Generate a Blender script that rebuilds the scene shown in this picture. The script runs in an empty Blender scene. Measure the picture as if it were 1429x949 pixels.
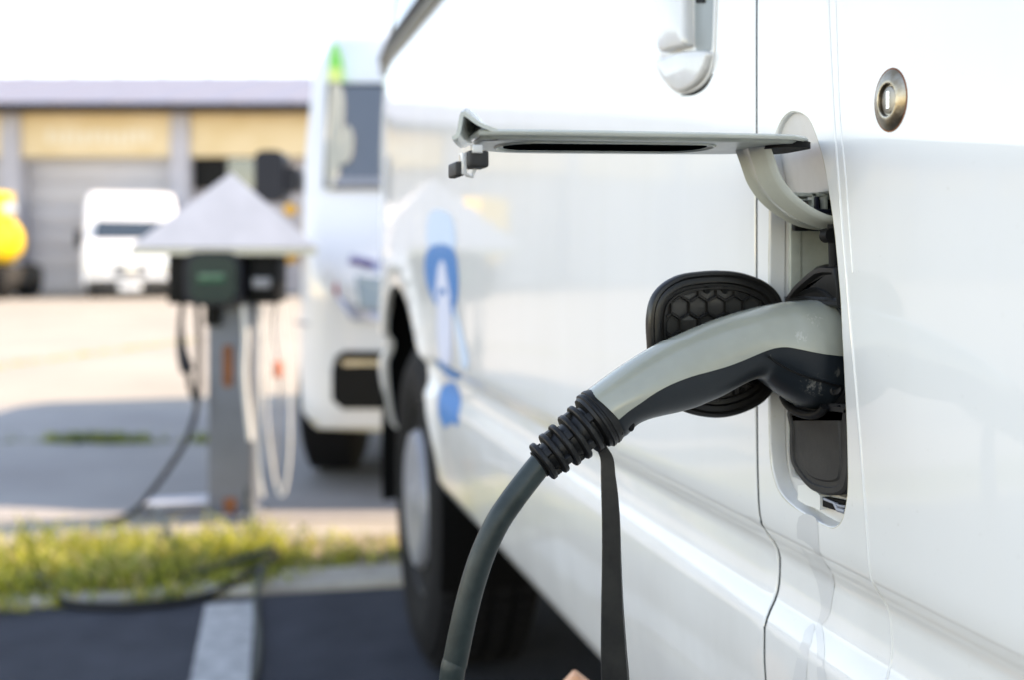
import bpy, bmesh, math, random
import numpy as np
from mathutils import Vector, Matrix
from mathutils.geometry import delaunay_2d_cdt
random.seed(7); rng = np.random.default_rng(7)
S = bpy.context.scene
COL = S.collection
R = math.radians

# ------------------------------------------------------------------ camera, sky, sun, exposure
TH = R(15.86)            # camera turned this much to the right of the van's long axis (+Y)
CT, ST = math.cos(TH), math.sin(TH)
H = 0.86                 # lens height
F = 1389.0               # focal length in photo pixels
HOR = 358.0
cam = bpy.data.cameras.new('camera'); co = bpy.data.objects.new('camera', cam); COL.objects.link(co)
co.location = (0, 0, H); co.rotation_euler = (R(90), 0, -TH)
cam.sensor_width = 36; cam.lens = 36*F/1429; cam.shift_y = -(474.5-HOR)/1429
cam.clip_start = 0.02; cam.clip_end = 3000
cam.dof.use_dof = True; cam.dof.focus_distance = 0.60; cam.dof.aperture_fstop = 3.9
S.camera = co
SUN_AZ = Vector((1.0, -0.06, 0)).normalized(); SUN_EL = R(40)
w = bpy.data.worlds.new('World'); S.world = w; w.use_nodes = True
nt = w.node_tree; bg = nt.nodes['Background']
sky = nt.nodes.new('ShaderNodeTexSky'); sky.sky_type = 'NISHITA'; sky.sun_disc = False
sky.sun_elevation = SUN_EL; sky.sun_rotation = math.atan2(SUN_AZ.x, SUN_AZ.y)
sky.dust_density = 0.1; sky.air_density = 1.0; sky.ozone_density = 1.0
nt.links.new(sky.outputs[0], bg.inputs[0]); bg.inputs[1].default_value = 0.15
sl = bpy.data.lights.new('sun', 'SUN'); so = bpy.data.objects.new('sun', sl); COL.objects.link(so)
sl.energy = 2.3; sl.angle = R(0.5); sl.color = (1.0, 0.95, 0.87)
sd = Vector((SUN_AZ.x*math.cos(SUN_EL), SUN_AZ.y*math.cos(SUN_EL), math.sin(SUN_EL)))
so.rotation_euler = sd.to_track_quat('Z', 'Y').to_euler()
S.view_settings.view_transform = 'Standard'; S.view_settings.look = 'None'
S.view_settings.exposure = 2.12; S.view_settings.gamma = 1
S.view_settings.use_white_balance = True; S.view_settings.white_balance_temperature = 9000; S.view_settings.white_balance_tint = 18
S.render.engine = 'CYCLES'
S.cycles.max_bounces = 8; S.cycles.use_denoising = True

# ------------------------------------------------------------------ photo measurement helpers
def W(lat, dep, z): return Vector((lat*CT+dep*ST, -lat*ST+dep*CT, z))     # camera-aligned lot frame
def rel(px): return math.atan((px-714.5)/F)+TH
def atX(px, py, X):
    Y = X/math.tan(rel(px)); d = X*ST+Y*CT
    return Vector((X, Y, H-(py-HOR)*d/F))
def atY(px, py, Y):
    X = Y*math.tan(rel(px)); d = X*ST+Y*CT
    return Vector((X, Y, H-(py-HOR)*d/F))
def atD(px, py, d): return W((px-714.5)/F*d, d, H-(py-HOR)*d/F)
def LD(px, py, d): return ((px-714.5)/F*d, H-(py-HOR)*d/F)               # (lateral, z) at a depth

# ------------------------------------------------------------------ materials
def lin(c):
    return tuple((x/255/12.92 if x/255 <= .04045 else ((x/255+.055)/1.055)**2.4) for x in c)
def mat(name, col, rough=.5, metal=0, coat=0, coat_rough=.05, spec=.5, noise=0, nscale=20, bump=0, bscale=200, col2=None, rvar=0, trans=0, detail=6, bdist=.001):
    m = bpy.data.materials.new(name); m.use_nodes = True
    t = m.node_tree; b = t.nodes['Principled BSDF']
    b.inputs['Base Color'].default_value = (*col, 1); b.inputs['Roughness'].default_value = rough
    b.inputs['Metallic'].default_value = metal; b.inputs['Coat Weight'].default_value = coat
    b.inputs['Coat Roughness'].default_value = coat_rough; b.inputs['Specular IOR Level'].default_value = spec
    b.inputs['Transmission Weight'].default_value = trans
    tc = t.nodes.new('ShaderNodeTexCoord')
    if noise or col2:
        n = t.nodes.new('ShaderNodeTexNoise'); n.inputs['Scale'].default_value = nscale; n.inputs['Detail'].default_value = detail
        n.inputs['Roughness'].default_value = .6
        t.links.new(tc.outputs['Object'], n.inputs['Vector'])
        mx = t.nodes.new('ShaderNodeValToRGB')
        c2 = col2 if col2 else tuple(min(1, c*(1-noise)) for c in col)
        mx.color_ramp.elements[0].position = .35; mx.color_ramp.elements[1].position = .65
        mx.color_ramp.elements[0].color = (*c2, 1); mx.color_ramp.elements[1].color = (*col, 1)
        t.links.new(n.outputs['Fac'], mx.inputs['Fac']); t.links.new(mx.outputs[0], b.inputs['Base Color'])
        if rvar:
            mr = t.nodes.new('ShaderNodeMapRange'); mr.inputs['To Min'].default_value = rough-rvar; mr.inputs['To Max'].default_value = rough+rvar
            t.links.new(n.outputs['Fac'], mr.inputs['Value']); t.links.new(mr.outputs[0], b.inputs['Roughness'])
    if bump:
        n2 = t.nodes.new('ShaderNodeTexNoise'); n2.inputs['Scale'].default_value = bscale; n2.inputs['Detail'].default_value = 4
        t.links.new(tc.outputs['Object'], n2.inputs['Vector'])
        bp = t.nodes.new('ShaderNodeBump'); bp.inputs['Strength'].default_value = bump; bp.inputs['Distance'].default_value = bdist
        t.links.new(n2.outputs['Fac'], bp.inputs['Height']); t.links.new(bp.outputs[0], b.inputs['Normal'])
    return m

def paint_mat(name, col, dirt=.34):
    """white vehicle paint: clear coat, faint grime specks and dried run marks, greyer low on the panels"""
    m = bpy.data.materials.new(name); m.use_nodes = True
    t = m.node_tree; b = t.nodes['Principled BSDF']
    b.inputs['Roughness'].default_value = .32; b.inputs['Coat Weight'].default_value = .95; b.inputs['Specular IOR Level'].default_value = .3; b.inputs['Coat Roughness'].default_value = .035
    b.inputs['Coat IOR'].default_value = 1.5
    tc = t.nodes.new('ShaderNodeTexCoord')
    mp = t.nodes.new('ShaderNodeMapping'); mp.inputs['Scale'].default_value = (4, 11, 2.2)
    t.links.new(tc.outputs['Object'], mp.inputs['Vector'])
    n = t.nodes.new('ShaderNodeTexNoise'); n.inputs['Scale'].default_value = 1; n.inputs['Detail'].default_value = 5
    t.links.new(mp.outputs[0], n.inputs['Vector'])
    r = t.nodes.new('ShaderNodeValToRGB'); r.color_ramp.elements[0].position = .45; r.color_ramp.elements[1].position = .8
    r.color_ramp.elements[0].color = (*col, 1); r.color_ramp.elements[1].color = (col[0]*(1-.14*dirt), col[1]*(1-.15*dirt), col[2]*(1-.19*dirt), 1)
    t.links.new(n.outputs['Fac'], r.inputs['Fac'])
    n2 = t.nodes.new('ShaderNodeTexNoise'); n2.inputs['Scale'].default_value = 260; n2.inputs['Detail'].default_value = 2
    t.links.new(tc.outputs['Object'], n2.inputs['Vector'])
    r2 = t.nodes.new('ShaderNodeValToRGB'); r2.color_ramp.elements[0].position = .70; r2.color_ramp.elements[1].position = .78
    r2.color_ramp.elements[0].color = (0, 0, 0, 1); r2.color_ramp.elements[1].color = (.5*dirt, .5*dirt, .5*dirt, 1)
    t.links.new(n2.outputs['Fac'], r2.inputs['Fac'])
    mx = t.nodes.new('ShaderNodeMixRGB'); t.links.new(r2.outputs[0], mx.inputs['Fac'])
    t.links.new(r.outputs[0], mx.inputs[1]); mx.inputs[2].default_value = (.45, .40, .32, 1)
    t.links.new(mx.outputs[0], b.inputs['Base Color'])
    if dirt > .3:                          # greyer towards the bottom of the body, broken up by noise
        sp_ = t.nodes.new('ShaderNodeSeparateXYZ'); t.links.new(tc.outputs['Object'], sp_.inputs[0])
        zr = t.nodes.new('ShaderNodeMapRange'); zr.inputs['From Min'].default_value = .72; zr.inputs['From Max'].default_value = .40; t.links.new(sp_.outputs['Z'], zr.inputs['Value'])
        mp4 = t.nodes.new('ShaderNodeMapping'); mp4.inputs['Scale'].default_value = (10, 14, 5); t.links.new(tc.outputs['Object'], mp4.inputs['Vector'])
        n4 = t.nodes.new('ShaderNodeTexNoise'); n4.inputs['Scale'].default_value = 1; n4.inputs['Detail'].default_value = 9; n4.inputs['Roughness'].default_value = .65; t.links.new(mp4.outputs[0], n4.inputs['Vector'])
        ml = t.nodes.new('ShaderNodeMath'); ml.operation = 'MULTIPLY'; t.links.new(zr.outputs[0], ml.inputs[0]); t.links.new(n4.outputs['Fac'], ml.inputs[1])
        mx4 = t.nodes.new('ShaderNodeMixRGB'); t.links.new(ml.outputs[0], mx4.inputs['Fac']); t.links.new(mx.outputs[0], mx4.inputs[1]); mx4.inputs[2].default_value = (.46, .44, .41, 1)
        t.links.new(mx4.outputs[0], b.inputs['Base Color'])
    n3 = t.nodes.new('ShaderNodeTexNoise'); n3.inputs['Scale'].default_value = 9; n3.inputs['Detail'].default_value = 1
    t.links.new(tc.outputs['Object'], n3.inputs['Vector'])
    bp = t.nodes.new('ShaderNodeBump'); bp.inputs['Strength'].default_value = .25; bp.inputs['Distance'].default_value = .0012
    t.links.new(n3.outputs['Fac'], bp.inputs['Height']); t.links.new(bp.outputs[0], b.inputs['Coat Normal'])
    return m

M = {}
M['paint'] = paint_mat('white_van_paint', (.82, .82, .80))
M['paint_shade'] = mat('inner_paint_shaded', (.52, .55, .49), .4, coat=.2, noise=.25, nscale=45, bump=.1, bscale=300)  # white paint for inner faces, with shade put into its colour
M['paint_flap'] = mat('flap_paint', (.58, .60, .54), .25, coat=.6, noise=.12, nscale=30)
M['paint2'] = paint_mat('white_car_paint', (.80, .81, .82), .2)
M['black_rubber'] = mat('black_rubber', (.007, .007, .007), .42, nscale=60, bump=.25, bscale=900, col2=(.012, .012, .012), bdist=.0003, spec=.3)
M['cap_plastic'] = mat('cap_plastic', (.010, .0095, .009), .30, bump=.2, bscale=700, rvar=.08, col2=(.015, .014, .013), nscale=40, bdist=.0002, spec=.35)
M['dull_plastic'] = mat('dull_plastic', (.024, .023, .023), .55, bump=.3, bscale=500, col2=(.04, .038, .036), nscale=35, bdist=.0003, spec=.3)
M['tyre'] = mat('tyre_rubber', (.007, .007, .008), .75, noise=.3, nscale=30, bump=.4, bscale=150, spec=.2)
M['dark'] = mat('underbody_black', (.004, .004, .004), .8, spec=.1)
M['shell'] = mat('grey_green_plastic', (.33, .34, .285), .27, noise=.04, nscale=90, detail=1, bump=.12, bscale=700, coat=.6, coat_rough=.12, bdist=.0003)
M['cable'] = mat('cable_sheath', (.014, .023, .023), .40, col2=(.028, .041, .040), nscale=70, bump=.25, bscale=400, bdist=.0003, spec=.35)
M['steel'] = mat('worn_steel', (.46, .42, .35), .32, metal=1, col2=(.26, .20, .13), nscale=90, bump=.2, bscale=500, rvar=.1, bdist=.0003)
M['chrome'] = mat('bright_steel', (.75, .74, .72), .18, metal=1)
M['navy'] = mat('navy_plastic', (.010, .012, .022), .4, spec=.3)
M['glass'] = mat('dark_glass', (.02, .03, .035), .03, coat=1, spec=1)
M['asphalt'] = mat('asphalt', (.064, .068, .080), .9, col2=(.046, .049, .058), nscale=6, bump=.8, bscale=180, bdist=.004, spec=.15)
M['kerb'] = mat('kerb_concrete', (.42, .39, .33), .85, col2=(.30, .27, .23), nscale=8, bump=.4, bscale=60, bdist=.004)
M['concrete'] = mat('lot_concrete', (.33, .305, .265), .85, col2=(.275, .25, .215), nscale=.8, bump=.4, bscale=40, detail=10, bdist=.004)
M['slab_shadow'] = mat('shaded_concrete', (.30, .285, .27), .85, col2=(.23, .215, .205), nscale=1.4, bump=.4, bscale=40, detail=10, bdist=.004)
M['line'] = mat('worn_line_paint', (.50, .50, .49), .7, col2=(.30, .30, .30), nscale=25, detail=10, bump=.4, bscale=200, bdist=.002)
M['earth'] = mat('earth', (.27, .22, .15), .95, col2=(.15, .125, .07), nscale=9, bump=.8, bscale=60, bdist=.01)
M['post'] = mat('blue_grey_paint', (.15, .17, .205), .45, noise=.15, nscale=12)
M['rust'] = mat('rust', (.33, .11, .035), .8, col2=(.16, .06, .03), nscale=60)
M['canopy'] = mat('canopy_sheet', (.46, .48, .53), .5, noise=.12, nscale=8)
M['cream'] = mat('cream_edge', (.66, .62, .48), .5)
M['white_cable'] = mat('white_cable', (.72, .72, .70), .4, noise=.1)
M['teal'] = mat('teal_plastic', (.006, .030, .028), .3, spec=.3)
M['green_lcd'] = mat('green_display', (.02, .12, .07), .2)
M['roof'] = mat('zinc_roof', (.205, .215, .27), .6, noise=.12, nscale=.7, spec=.3)
M['band'] = mat('ochre_render', (.72, .58, .38), .9, col2=(.66, .51, .30), nscale=1.2)
M['lettering'] = mat('faded_lettering', (.74, .66, .52), .9)
M['wall'] = mat('grey_render', (.36, .34, .36), .9, noise=.12, nscale=1.0)
M['door'] = mat('garage_door_metal', (.46, .445, .46), .6, noise=.08, nscale=1.0)
M['pillar'] = mat('pillar_concrete', (.45, .44, .48), .9, noise=.15, nscale=2)
M['black'] = mat('black_void', (.004, .004, .004), .6, spec=.2)
M['yellow'] = mat('yellow_paint', (.80, .50, .02), .5, coat=.1, noise=.1, nscale=3)
M['amber'] = mat('amber_lens', (.85, .42, .03), .2, coat=.5)
M['lamp_glass'] = mat('lamp_glass', (.80, .80, .78), .08, metal=.6)
M['hl'] = mat('headlamp_glass', (.46, .50, .62), .1, metal=.3, coat=1)
M['red'] = mat('red_lens', (.45, .05, .06), .15, coat=1)
M['blue'] = mat('blue_decal', (.004, .19, .50), .45, coat=.1)
M['paleblue'] = mat('pale_blue_decal', (.55, .70, .87), .45, coat=.3)
M['pale'] = mat('lavender_decal', (.66, .70, .84), .45, coat=.15)
M['film'] = mat('clear_film', (.66, .66, .65), .35, coat=.7)
M['green'] = mat('green_decal', (.12, .50, .07), .4, coat=.5)
M['lime'] = mat('lime_decal', (.50, .62, .18), .4, coat=.5)
M['seat'] = mat('seat_fabric', (.48, .47, .40), .9)
M['peach'] = mat('peach_wood', (.78, .42, .26), .6, noise=.08, nscale=15)
M['hub'] = mat('hub_plastic', (.27, .28, .31), .4, metal=.2)
M['orange'] = mat('orange_plastic', (.75, .22, .12), .5)

# ------------------------------------------------------------------ mesh helpers
def setp(o, label=None, cat=None, group=None, kind=None):
    if label: o['label'] = label
    if cat: o['category'] = cat
    if group: o['group'] = group
    if kind: o['kind'] = kind
    return o
def empty(name, loc, rz=0, **k):
    o = bpy.data.objects.new(name, None); COL.objects.link(o); o.location = loc; o.rotation_euler = (0, 0, rz)
    o.empty_display_size = .1
    return setp(o, **k)
def link(name, me, m, parent=None, local=False, **k):
    """meshes are written in world coordinates unless local"""
    for mm in (m if isinstance(m, (list, tuple)) else [m]): me.materials.append(mm)
    o = bpy.data.objects.new(name, me); COL.objects.link(o)
    if parent is not None:
        o.parent = parent
        if not local:
            mw = Matrix.Identity(4); p = parent; ch = []
            while p is not None: ch.append(p); p = p.parent
            for p in reversed(ch): mw = mw @ p.matrix_basis
            me.transform(mw.inverted())
    return setp(o, **k)
class MB:
    def __init__(s): s.bm = bmesh.new()
    def box(s, c, size, rot=None, bev=0):
        r = bmesh.ops.create_cube(s.bm, size=1)
        vs = r['verts']
        m = Matrix.Translation(Vector(c)) @ (rot.to_4x4() if rot is not None else Matrix.Identity(4)) @ Matrix.Diagonal((*size, 1))
        bmesh.ops.transform(s.bm, matrix=m, verts=vs)
        if bev:
            es = list({e for v in vs for e in v.link_edges})
            bmesh.ops.bevel(s.bm, geom=es, offset=bev, segments=3, affect='EDGES', profile=.5)
        return s
    def b2(s, x0, x1, y0, y1, z0, z1, bev=0):
        return s.box(((x0+x1)/2, (y0+y1)/2, (z0+z1)/2), (abs(x1-x0), abs(y1-y0), abs(z1-z0)), bev=bev)
    def rings(s, loops, closed=True, cap=(True, True)):
        prev = None; first = None
        for lp in loops:
            vs = [s.bm.verts.new(p) for p in lp]
            if prev:
                n = len(vs)
                for i in range(n if closed else n-1):
                    j = (i+1) % n
                    s.bm.faces.new((prev[i], prev[j], vs[j], vs[i]))
            else: first = vs
            prev = vs
        if closed and cap[0]: s.bm.faces.new(list(reversed(first)))
        if closed and cap[1]: s.bm.faces.new(prev)
        return s
    def tube(s, pts, r, seg=12, cap=True, flat=None):
        pts = [Vector(p) for p in pts]; n = len(pts)
        T = [(pts[min(i+1, n-1)]-pts[max(i-1, 0)]).normalized() for i in range(n)]
        up = Vector((0, 0, 1)) if abs(T[0].z) < .9 else Vector((0, 1, 0))
        N = (up-T[0]*up.dot(T[0])).normalized(); lps = []
        for i in range(n):
            N = (N-T[i]*N.dot(T[i])).normalized(); B = T[i].cross(N)
            ri = r(i/(n-1)) if callable(r) else r
            fx = flat if flat else 1
            lps.append([pts[i]+(N*math.cos(a)*fx+B*math.sin(a))*ri for a in [2*math.pi*k/seg for k in range(seg)]])
        return s.rings(lps, cap=(cap, cap))
    def lathe(s, o, ax, prof, seg=32, cap=(True, True), sx=1, sy=1, upv=None):
        """prof: list of (distance along axis, radius)"""
        o = Vector(o); ax = Vector(ax).normalized()
        up = Vector(upv) if upv else (Vector((0, 0, 1)) if abs(ax.z) < .9 else Vector((1, 0, 0)))
        N = (up-ax*up.dot(ax)).normalized(); B = ax.cross(N)
        return s.rings([[o+ax*t+(N*math.cos(a)*sy+B*math.sin(a)*sx)*max(r, 1e-5) for a in [2*math.pi*k/seg for k in range(seg)]] for t, r in prof], cap=cap)
    def prism(s, poly, fn, d0, d1):
        """2D outline -> fn(u, v, d) points, extruded from d0 to d1"""
        return s.rings([[fn(u, v, d0) for u, v in poly], [fn(u, v, d1) for u, v in poly]])
    def build(s, name, m, parent=None, smooth=True, angle=38, **k):
        bmesh.ops.recalc_face_normals(s.bm, faces=s.bm.faces[:])
        me = bpy.data.meshes.new(name); s.bm.to_mesh(me); s.bm.free()
        o = link(name, me, m, parent, **k)
        if smooth: shade(me, angle)
        return o
def shade(me, angle=38):
    if hasattr(me, 'set_sharp_from_angle'):
        me.shade_smooth() if hasattr(me, 'shade_smooth') else None
        me.set_sharp_from_angle(angle=R(angle))
def catmull(pts, n=6, closed=False):
    pts = [Vector(p) for p in pts]; out = []; L = len(pts)
    rg = range(L) if closed else range(L-1)
    for i in rg:
        p0 = pts[(i-1) % L] if closed or i > 0 else pts[0]*2-pts[1]
        p1 = pts[i]; p2 = pts[(i+1) % L]
        p3 = pts[(i+2) % L] if closed or i+2 < L else p2*2-p1
        for k in range(n):
            t = k/n
            out.append(.5*((2*p1)+(p2-p0)*t+(2*p0-5*p1+4*p2-p3)*t*t+(3*p1-p0-3*p2+p3)*t**3))
    if not closed: out.append(pts[-1])
    return out
def rrect(cx, cy, w, h, r, n=6):
    out = []
    for sx, sy, a0 in ((1, 1, 0), (-1, 1, 90), (-1, -1, 180), (1, -1, 270)):
        for k in range(n+1):
            a = R(a0+90*k/n); out.append((cx+sx*(w/2-r)+r*math.cos(a), cy+sy*(h/2-r)+r*math.sin(a)))
    return out
def ngon_panel(name, poly3, m, parent, **k):
    mb = MB(); mb.bm.faces.new([mb.bm.verts.new(p) for p in poly3]); return mb.build(name, m, parent, smooth=False, **k)

# ------------------------------------------------------------------ the body side surface X = g(Y, Z)
PZ = [(.395, .080), (.41, .055), (.425, .036), (.44, .0235), (.46, .0190), (.50, .0140), (.55, .0085), (.585, .0060), (.602, .0062),
      (.614, .0105), (.625, .0160), (.637, .0180), (.650, .0182), (.660, .0150), (.668, .0085), (.676, .0035), (.69, .0016), (.74, .0004),
      (.85, 0), (1.0, .0), (1.2, .003), (1.34, .012), (1.6, .035), (1.9, .07), (2.2, .12), (2.45, .20)]
_z = np.array([p[0] for p in PZ]); _x = np.array([p[1] for p in PZ])
_h = np.diff(_z); _dl = np.diff(_x)/_h
_m = np.zeros(len(_z)); _m[0] = _dl[0]; _m[-1] = _dl[-1]
for i in range(1, len(_z)-1):
    if _dl[i-1]*_dl[i] > 0:
        w1 = 2*_h[i]+_h[i-1]; w2 = _h[i]+2*_h[i-1]; _m[i] = (w1+w2)/(w1/_dl[i-1]+w2/_dl[i])
def prof(z):
    z = np.clip(np.asarray(z, float), _z[0], _z[-1]); i = np.clip(np.searchsorted(_z, z)-1, 0, len(_z)-2)
    t = (z-_z[i])/_h[i]
    return (2*t**3-3*t**2+1)*_x[i]+(t**3-2*t**2+t)*_h[i]*_m[i]+(-2*t**3+3*t**2)*_x[i+1]+(t**3-t**2)*_h[i]*_m[i+1]
WY, WZ, WA, WB = 2.15, .36, .36, .44        # front wheel arch ellipse
def g(y, z):
    y = np.asarray(y, float); z = np.asarray(z, float)
    x = .35+prof(z)
    x = x+.18*np.clip(y-2.2, 0, None)**2+3.5*np.clip(y-2.62, 0, None)**2.6
    rr = np.sqrt(((y-WY)/(WA+.035))**2+((z-WZ)/(WB+.035))**2)
    x = x-.010*np.exp(-((rr-1.0)/.06)**2)*np.clip((z-.44)/.1, 0, 1)
    return x
def gn(y, z):
    e = 4e-4
    return np.stack([-np.ones_like(y), (g(y+e, z)-g(y-e, z))/(2*e), (g(y, z+e)-g(y, z-e))/(2*e)], 1)
def inpoly(P, poly):
    x, y = P[:, 0], P[:, 1]; c = np.zeros(len(P), bool); n = len(poly)
    for i in range(n):
        x0, y0 = poly[i]; x1, y1 = poly[(i+1) % n]
        if y0 == y1: continue
        k = ((y0 > y) != (y1 > y)) & (x < (x1-x0)*(y-y0)/(y1-y0)+x0); c ^= k
    return c
def resample(poly, step):
    out = []; n = len(poly)
    for i in range(n):
        a, b = Vector(poly[i]), Vector(poly[(i+1) % n]); k = max(1, int(math.ceil((b-a).length/step)))
        out += [tuple(a+(b-a)*(j/k)) for j in range(k)]
    return out
def dist_poly(P, poly):
    d = np.full(len(P), 1e9); n = len(poly)
    for i in range(n):
        a = np.array(poly[i]); b = np.array(poly[(i+1) % n]); ab = b-a; L = ab@ab
        if L < 1e-14: continue
        t = np.clip(((P-a)@ab)/L, 0, 1); d = np.minimum(d, np.linalg.norm(P-(a+t[:, None]*ab), axis=1))
    return d
def sgn_area(p): return sum(p[i][0]*p[(i+1) % len(p)][1]-p[(i+1) % len(p)][0]*p[i][1] for i in range(len(p)))/2
def panel(name, outline, holes, ys, zs, m, parent, flange=.012, roll=.0016, off=0.0, mirror=False, step=.012, **k):
    """a pressed sheet panel on the body side, its edges rolled inwards"""
    loops = [outline]+list(holes)
    loops = [resample(l, step) for l in loops]
    G = np.array([(y, z) for y in ys for z in zs])
    keep = inpoly(G, loops[0])
    for l in loops[1:]: keep &= ~inpoly(G, l)
    for l in loops: keep &= dist_poly(G, l) > .0035
    G = G[keep]
    V = []; E = []
    for l in loops:
        b = len(V); V += [Vector(p) for p in l]; E += [(b+i, b+(i+1) % len(l)) for i in range(len(l))]
    V += [Vector(p) for p in G]
    ov, oe, of, ovi, _, _ = delaunay_2d_cdt(V, E, [], 0, 1e-6)
    P = np.array([tuple(v) for v in ov]); Fc = np.array([f for f in of if len(f) == 3])
    C = P[Fc].mean(axis=1); kf = inpoly(C, loops[0])
    for l in loops[1:]: kf &= ~inpoly(C, l)
    Fc = Fc[kf]
    X = g(P[:, 0], P[:, 1])+off
    N = gn(P[:, 0], P[:, 1]); N /= np.linalg.norm(N, axis=1)[:, None]
    v3 = [(x, y, z) for x, (y, z) in zip(X, P)]; nn = [tuple(a) for a in N]
    faces = []
    for a, b, c in Fc:
        # orient so that the face looks to -X
        ar = (P[b, 0]-P[a, 0])*(P[c, 1]-P[a, 1])-(P[c, 0]-P[a, 0])*(P[b, 1]-P[a, 1])
        faces.append((a, c, b) if ar > 0 else (a, b, c))
    for li, l in enumerate(loops):
        s = 1 if sgn_area(l) > 0 else -1
        if li > 0: s = -s
        n = len(l); prev = None
        for st in range(4):
            ring = []
            for i in range(n):
                p0, p1, p2 = np.array(l[i-1]), np.array(l[i]), np.array(l[(i+1) % n])
                t = (p1-p0)/max(1e-9, np.linalg.norm(p1-p0))+(p2-p1)/max(1e-9, np.linalg.norm(p2-p1))
                t /= max(1e-9, np.linalg.norm(t)); o2 = np.array((t[1], -t[0]))*s      # outward of the material
                a = R([0, 40, 90, 90][st]); push = roll*math.sin(a); dep = roll*(1-math.cos(a))+(flange if st == 3 else 0)
                q = p1+o2*push
                xx = float(g(p1[0], p1[1]))+off+dep
                ring.append(len(v3)); v3.append((xx, q[0], q[1]))
                n0 = gn(np.array([p1[0]]), np.array([p1[1]]))[0]; n0 /= np.linalg.norm(n0)
                nv = n0*math.cos(a)+np.array((0, o2[0], o2[1]))*math.sin(a); nn.append(tuple(nv/np.linalg.norm(nv)))
            if prev:
                for i in range(n):
                    j = (i+1) % n
                    q = (prev[i], ring[i], ring[j], prev[j]); faces.append(q if s > 0 else q[::-1])
            prev = ring
    if mirror:
        v3 = [(2.7-x, y, z) for x, y, z in v3]; nn = [(-a, b, c) for a, b, c in nn]; faces = [f[::-1] for f in faces]
    va = np.array(v3); na = np.array(nn); ff = []
    for f in faces:
        c_ = np.cross(va[f[1]]-va[f[0]], va[f[2]]-va[f[0]])
        if len(f) == 4: c_ = c_+np.cross(va[f[2]]-va[f[0]], va[f[3]]-va[f[0]])
        ff.append(tuple(f) if c_ @ na[list(f)].sum(axis=0) >= 0 else tuple(f)[::-1])
    me = bpy.data.meshes.new(name); me.from_pydata(v3, [], ff); me.update()
    for p in me.polygons: p.use_smooth = True
    o = link(name, me, m, parent, **k)
    me.normals_split_custom_set_from_vertices(nn)
    return o
def on_side(px, py):      # pixel -> (y, z) on the body side
    x = .35
    for _ in range(4):
        p = atX(px, py, x); x = float(g(p.y, p.z))
    return (p.y, p.z)

# ================================================================== GROUND
def sheet(name, pts, z, m, sub=0, **k):
    return ngon_panel(name, [(p[0], p[1], z) for p in pts], m, None, **k)
def WL(lat, dep): v = W(lat, dep, 0); return (v.x, v.y)
g0 = sheet('ground', [WL(-700, -500), WL(700, -500), WL(700, 1500), WL(-700, 1500)], -.012, M['concrete'], kind='structure')
KD = .18
def kl(lat, off): return WL(lat, 2.655+KD*lat+off)       # a line parallel to the kerb
sheet('asphalt_lot', [kl(-30, 0), kl(30, 0), WL(30, -60), WL(-30, -60)], -.004, M['asphalt'], kind='structure')
# kerb stones
rk = empty('kerb', WL(0, 2.7)+(0,), 0, kind='structure')
kdir = Vector((*WL(1, KD), 0))-Vector((*WL(0, 0), 0)); kdir.normalize(); knr = Vector((-kdir.y, kdir.x, 0))
k0 = Vector((*WL(0, 2.655), 0))
stone = None
for i in range(-9, 4):
    c = k0+kdir*(i*.8+.35)+knr*.075
    if stone is None:
        mb = MB(); mb.box((0, 0, 0), (.79, .15, .10), bev=.008); stone = mb.build('kerb_stone', M['kerb'], rk, local=True)
        o = stone
    else:
        o = stone.copy(); COL.objects.link(o)
    o.matrix_basis = rk.matrix_basis.inverted() @ Matrix.Translation(c+Vector((0, 0, -.035+random.uniform(-.003, .003)))) @ Matrix.Rotation(math.atan2(kdir.y, kdir.x), 4, 'Z')
sheet('verge_soil', [tuple((k0+kdir*a+knr*b).to_2d()) for a, b in ((-30, .155), (12, .155), (12, .48), (-30, .48))], .0, M['earth'], kind='structure')
# slab bays beyond the verge; their darker tone paints in a shadow band
rp = empty('paving', (0, 3.3, 0), 0, kind='structure')
for (d0, d1) in ((3.28, 4.62), (4.68, 5.75)):
    for (l0, l1) in ((-14, -5.02), (-4.98, 2.5)):
        ps = [W(a, b, 0) for a, b in ((l0, d0), (l1, d0), (l1, d1), (l0, d1))]
        mb = MB(); mb.rings([[p+Vector((0, 0, -.05)) for p in ps], [p+Vector((0, 0, -.007)) for p in ps]]); mb.build('paving_slab', M['slab_shadow'], rp, smooth=False)
# white parking line on the asphalt
l0 = [W(-.757, 2.46, -.0005), W(-.641, 2.48, -.0005), W(.18, -1.0, -.0005), W(.06, -1.0, -.0005)]
ln = ngon_panel('parking_line', l0, M['line'], None, kind='structure')
# weeds in the slab joint and the grass verge
def grass(name, spots, hmin, hmax, cols, wid=.004, **k):
    v = []; f = []; c = []
    for (x, y, z0, sc) in spots:
        h = random.uniform(hmin, hmax)*sc; a = random.uniform(0, 6.283); b = random.uniform(0, 6.283); ln_ = random.uniform(.2, 1.5)*h
        dx, dy = math.cos(a)*wid*random.uniform(.6, 1.6), math.sin(a)*wid
        i = len(v)
        mx, my = x+math.cos(b)*ln_*.35, y+math.sin(b)*ln_*.35; tx, ty = x+math.cos(b)*ln_, y+math.sin(b)*ln_
        v += [(x-dx, y-dy, z0), (x+dx, y+dy, z0), (mx+dx*.8, my+dy*.8, z0+h*.6), (mx-dx*.8, my-dy*.8, z0+h*.6), (tx, ty, z0+h)]
        f += [(i, i+1, i+2, i+3), (i+3, i+2, i+4)]
        cc = random.choices(range(len(cols)), weights=[q[3] for q in cols])[0]; c += [cc, cc]
    me = bpy.data.meshes.new(name); me.from_pydata(v, [], f); me.update()
    o = link(name, me, [q[4] for q in cols], None, **k)
    me.polygons.foreach_set('material_index', c)
    return o
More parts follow.
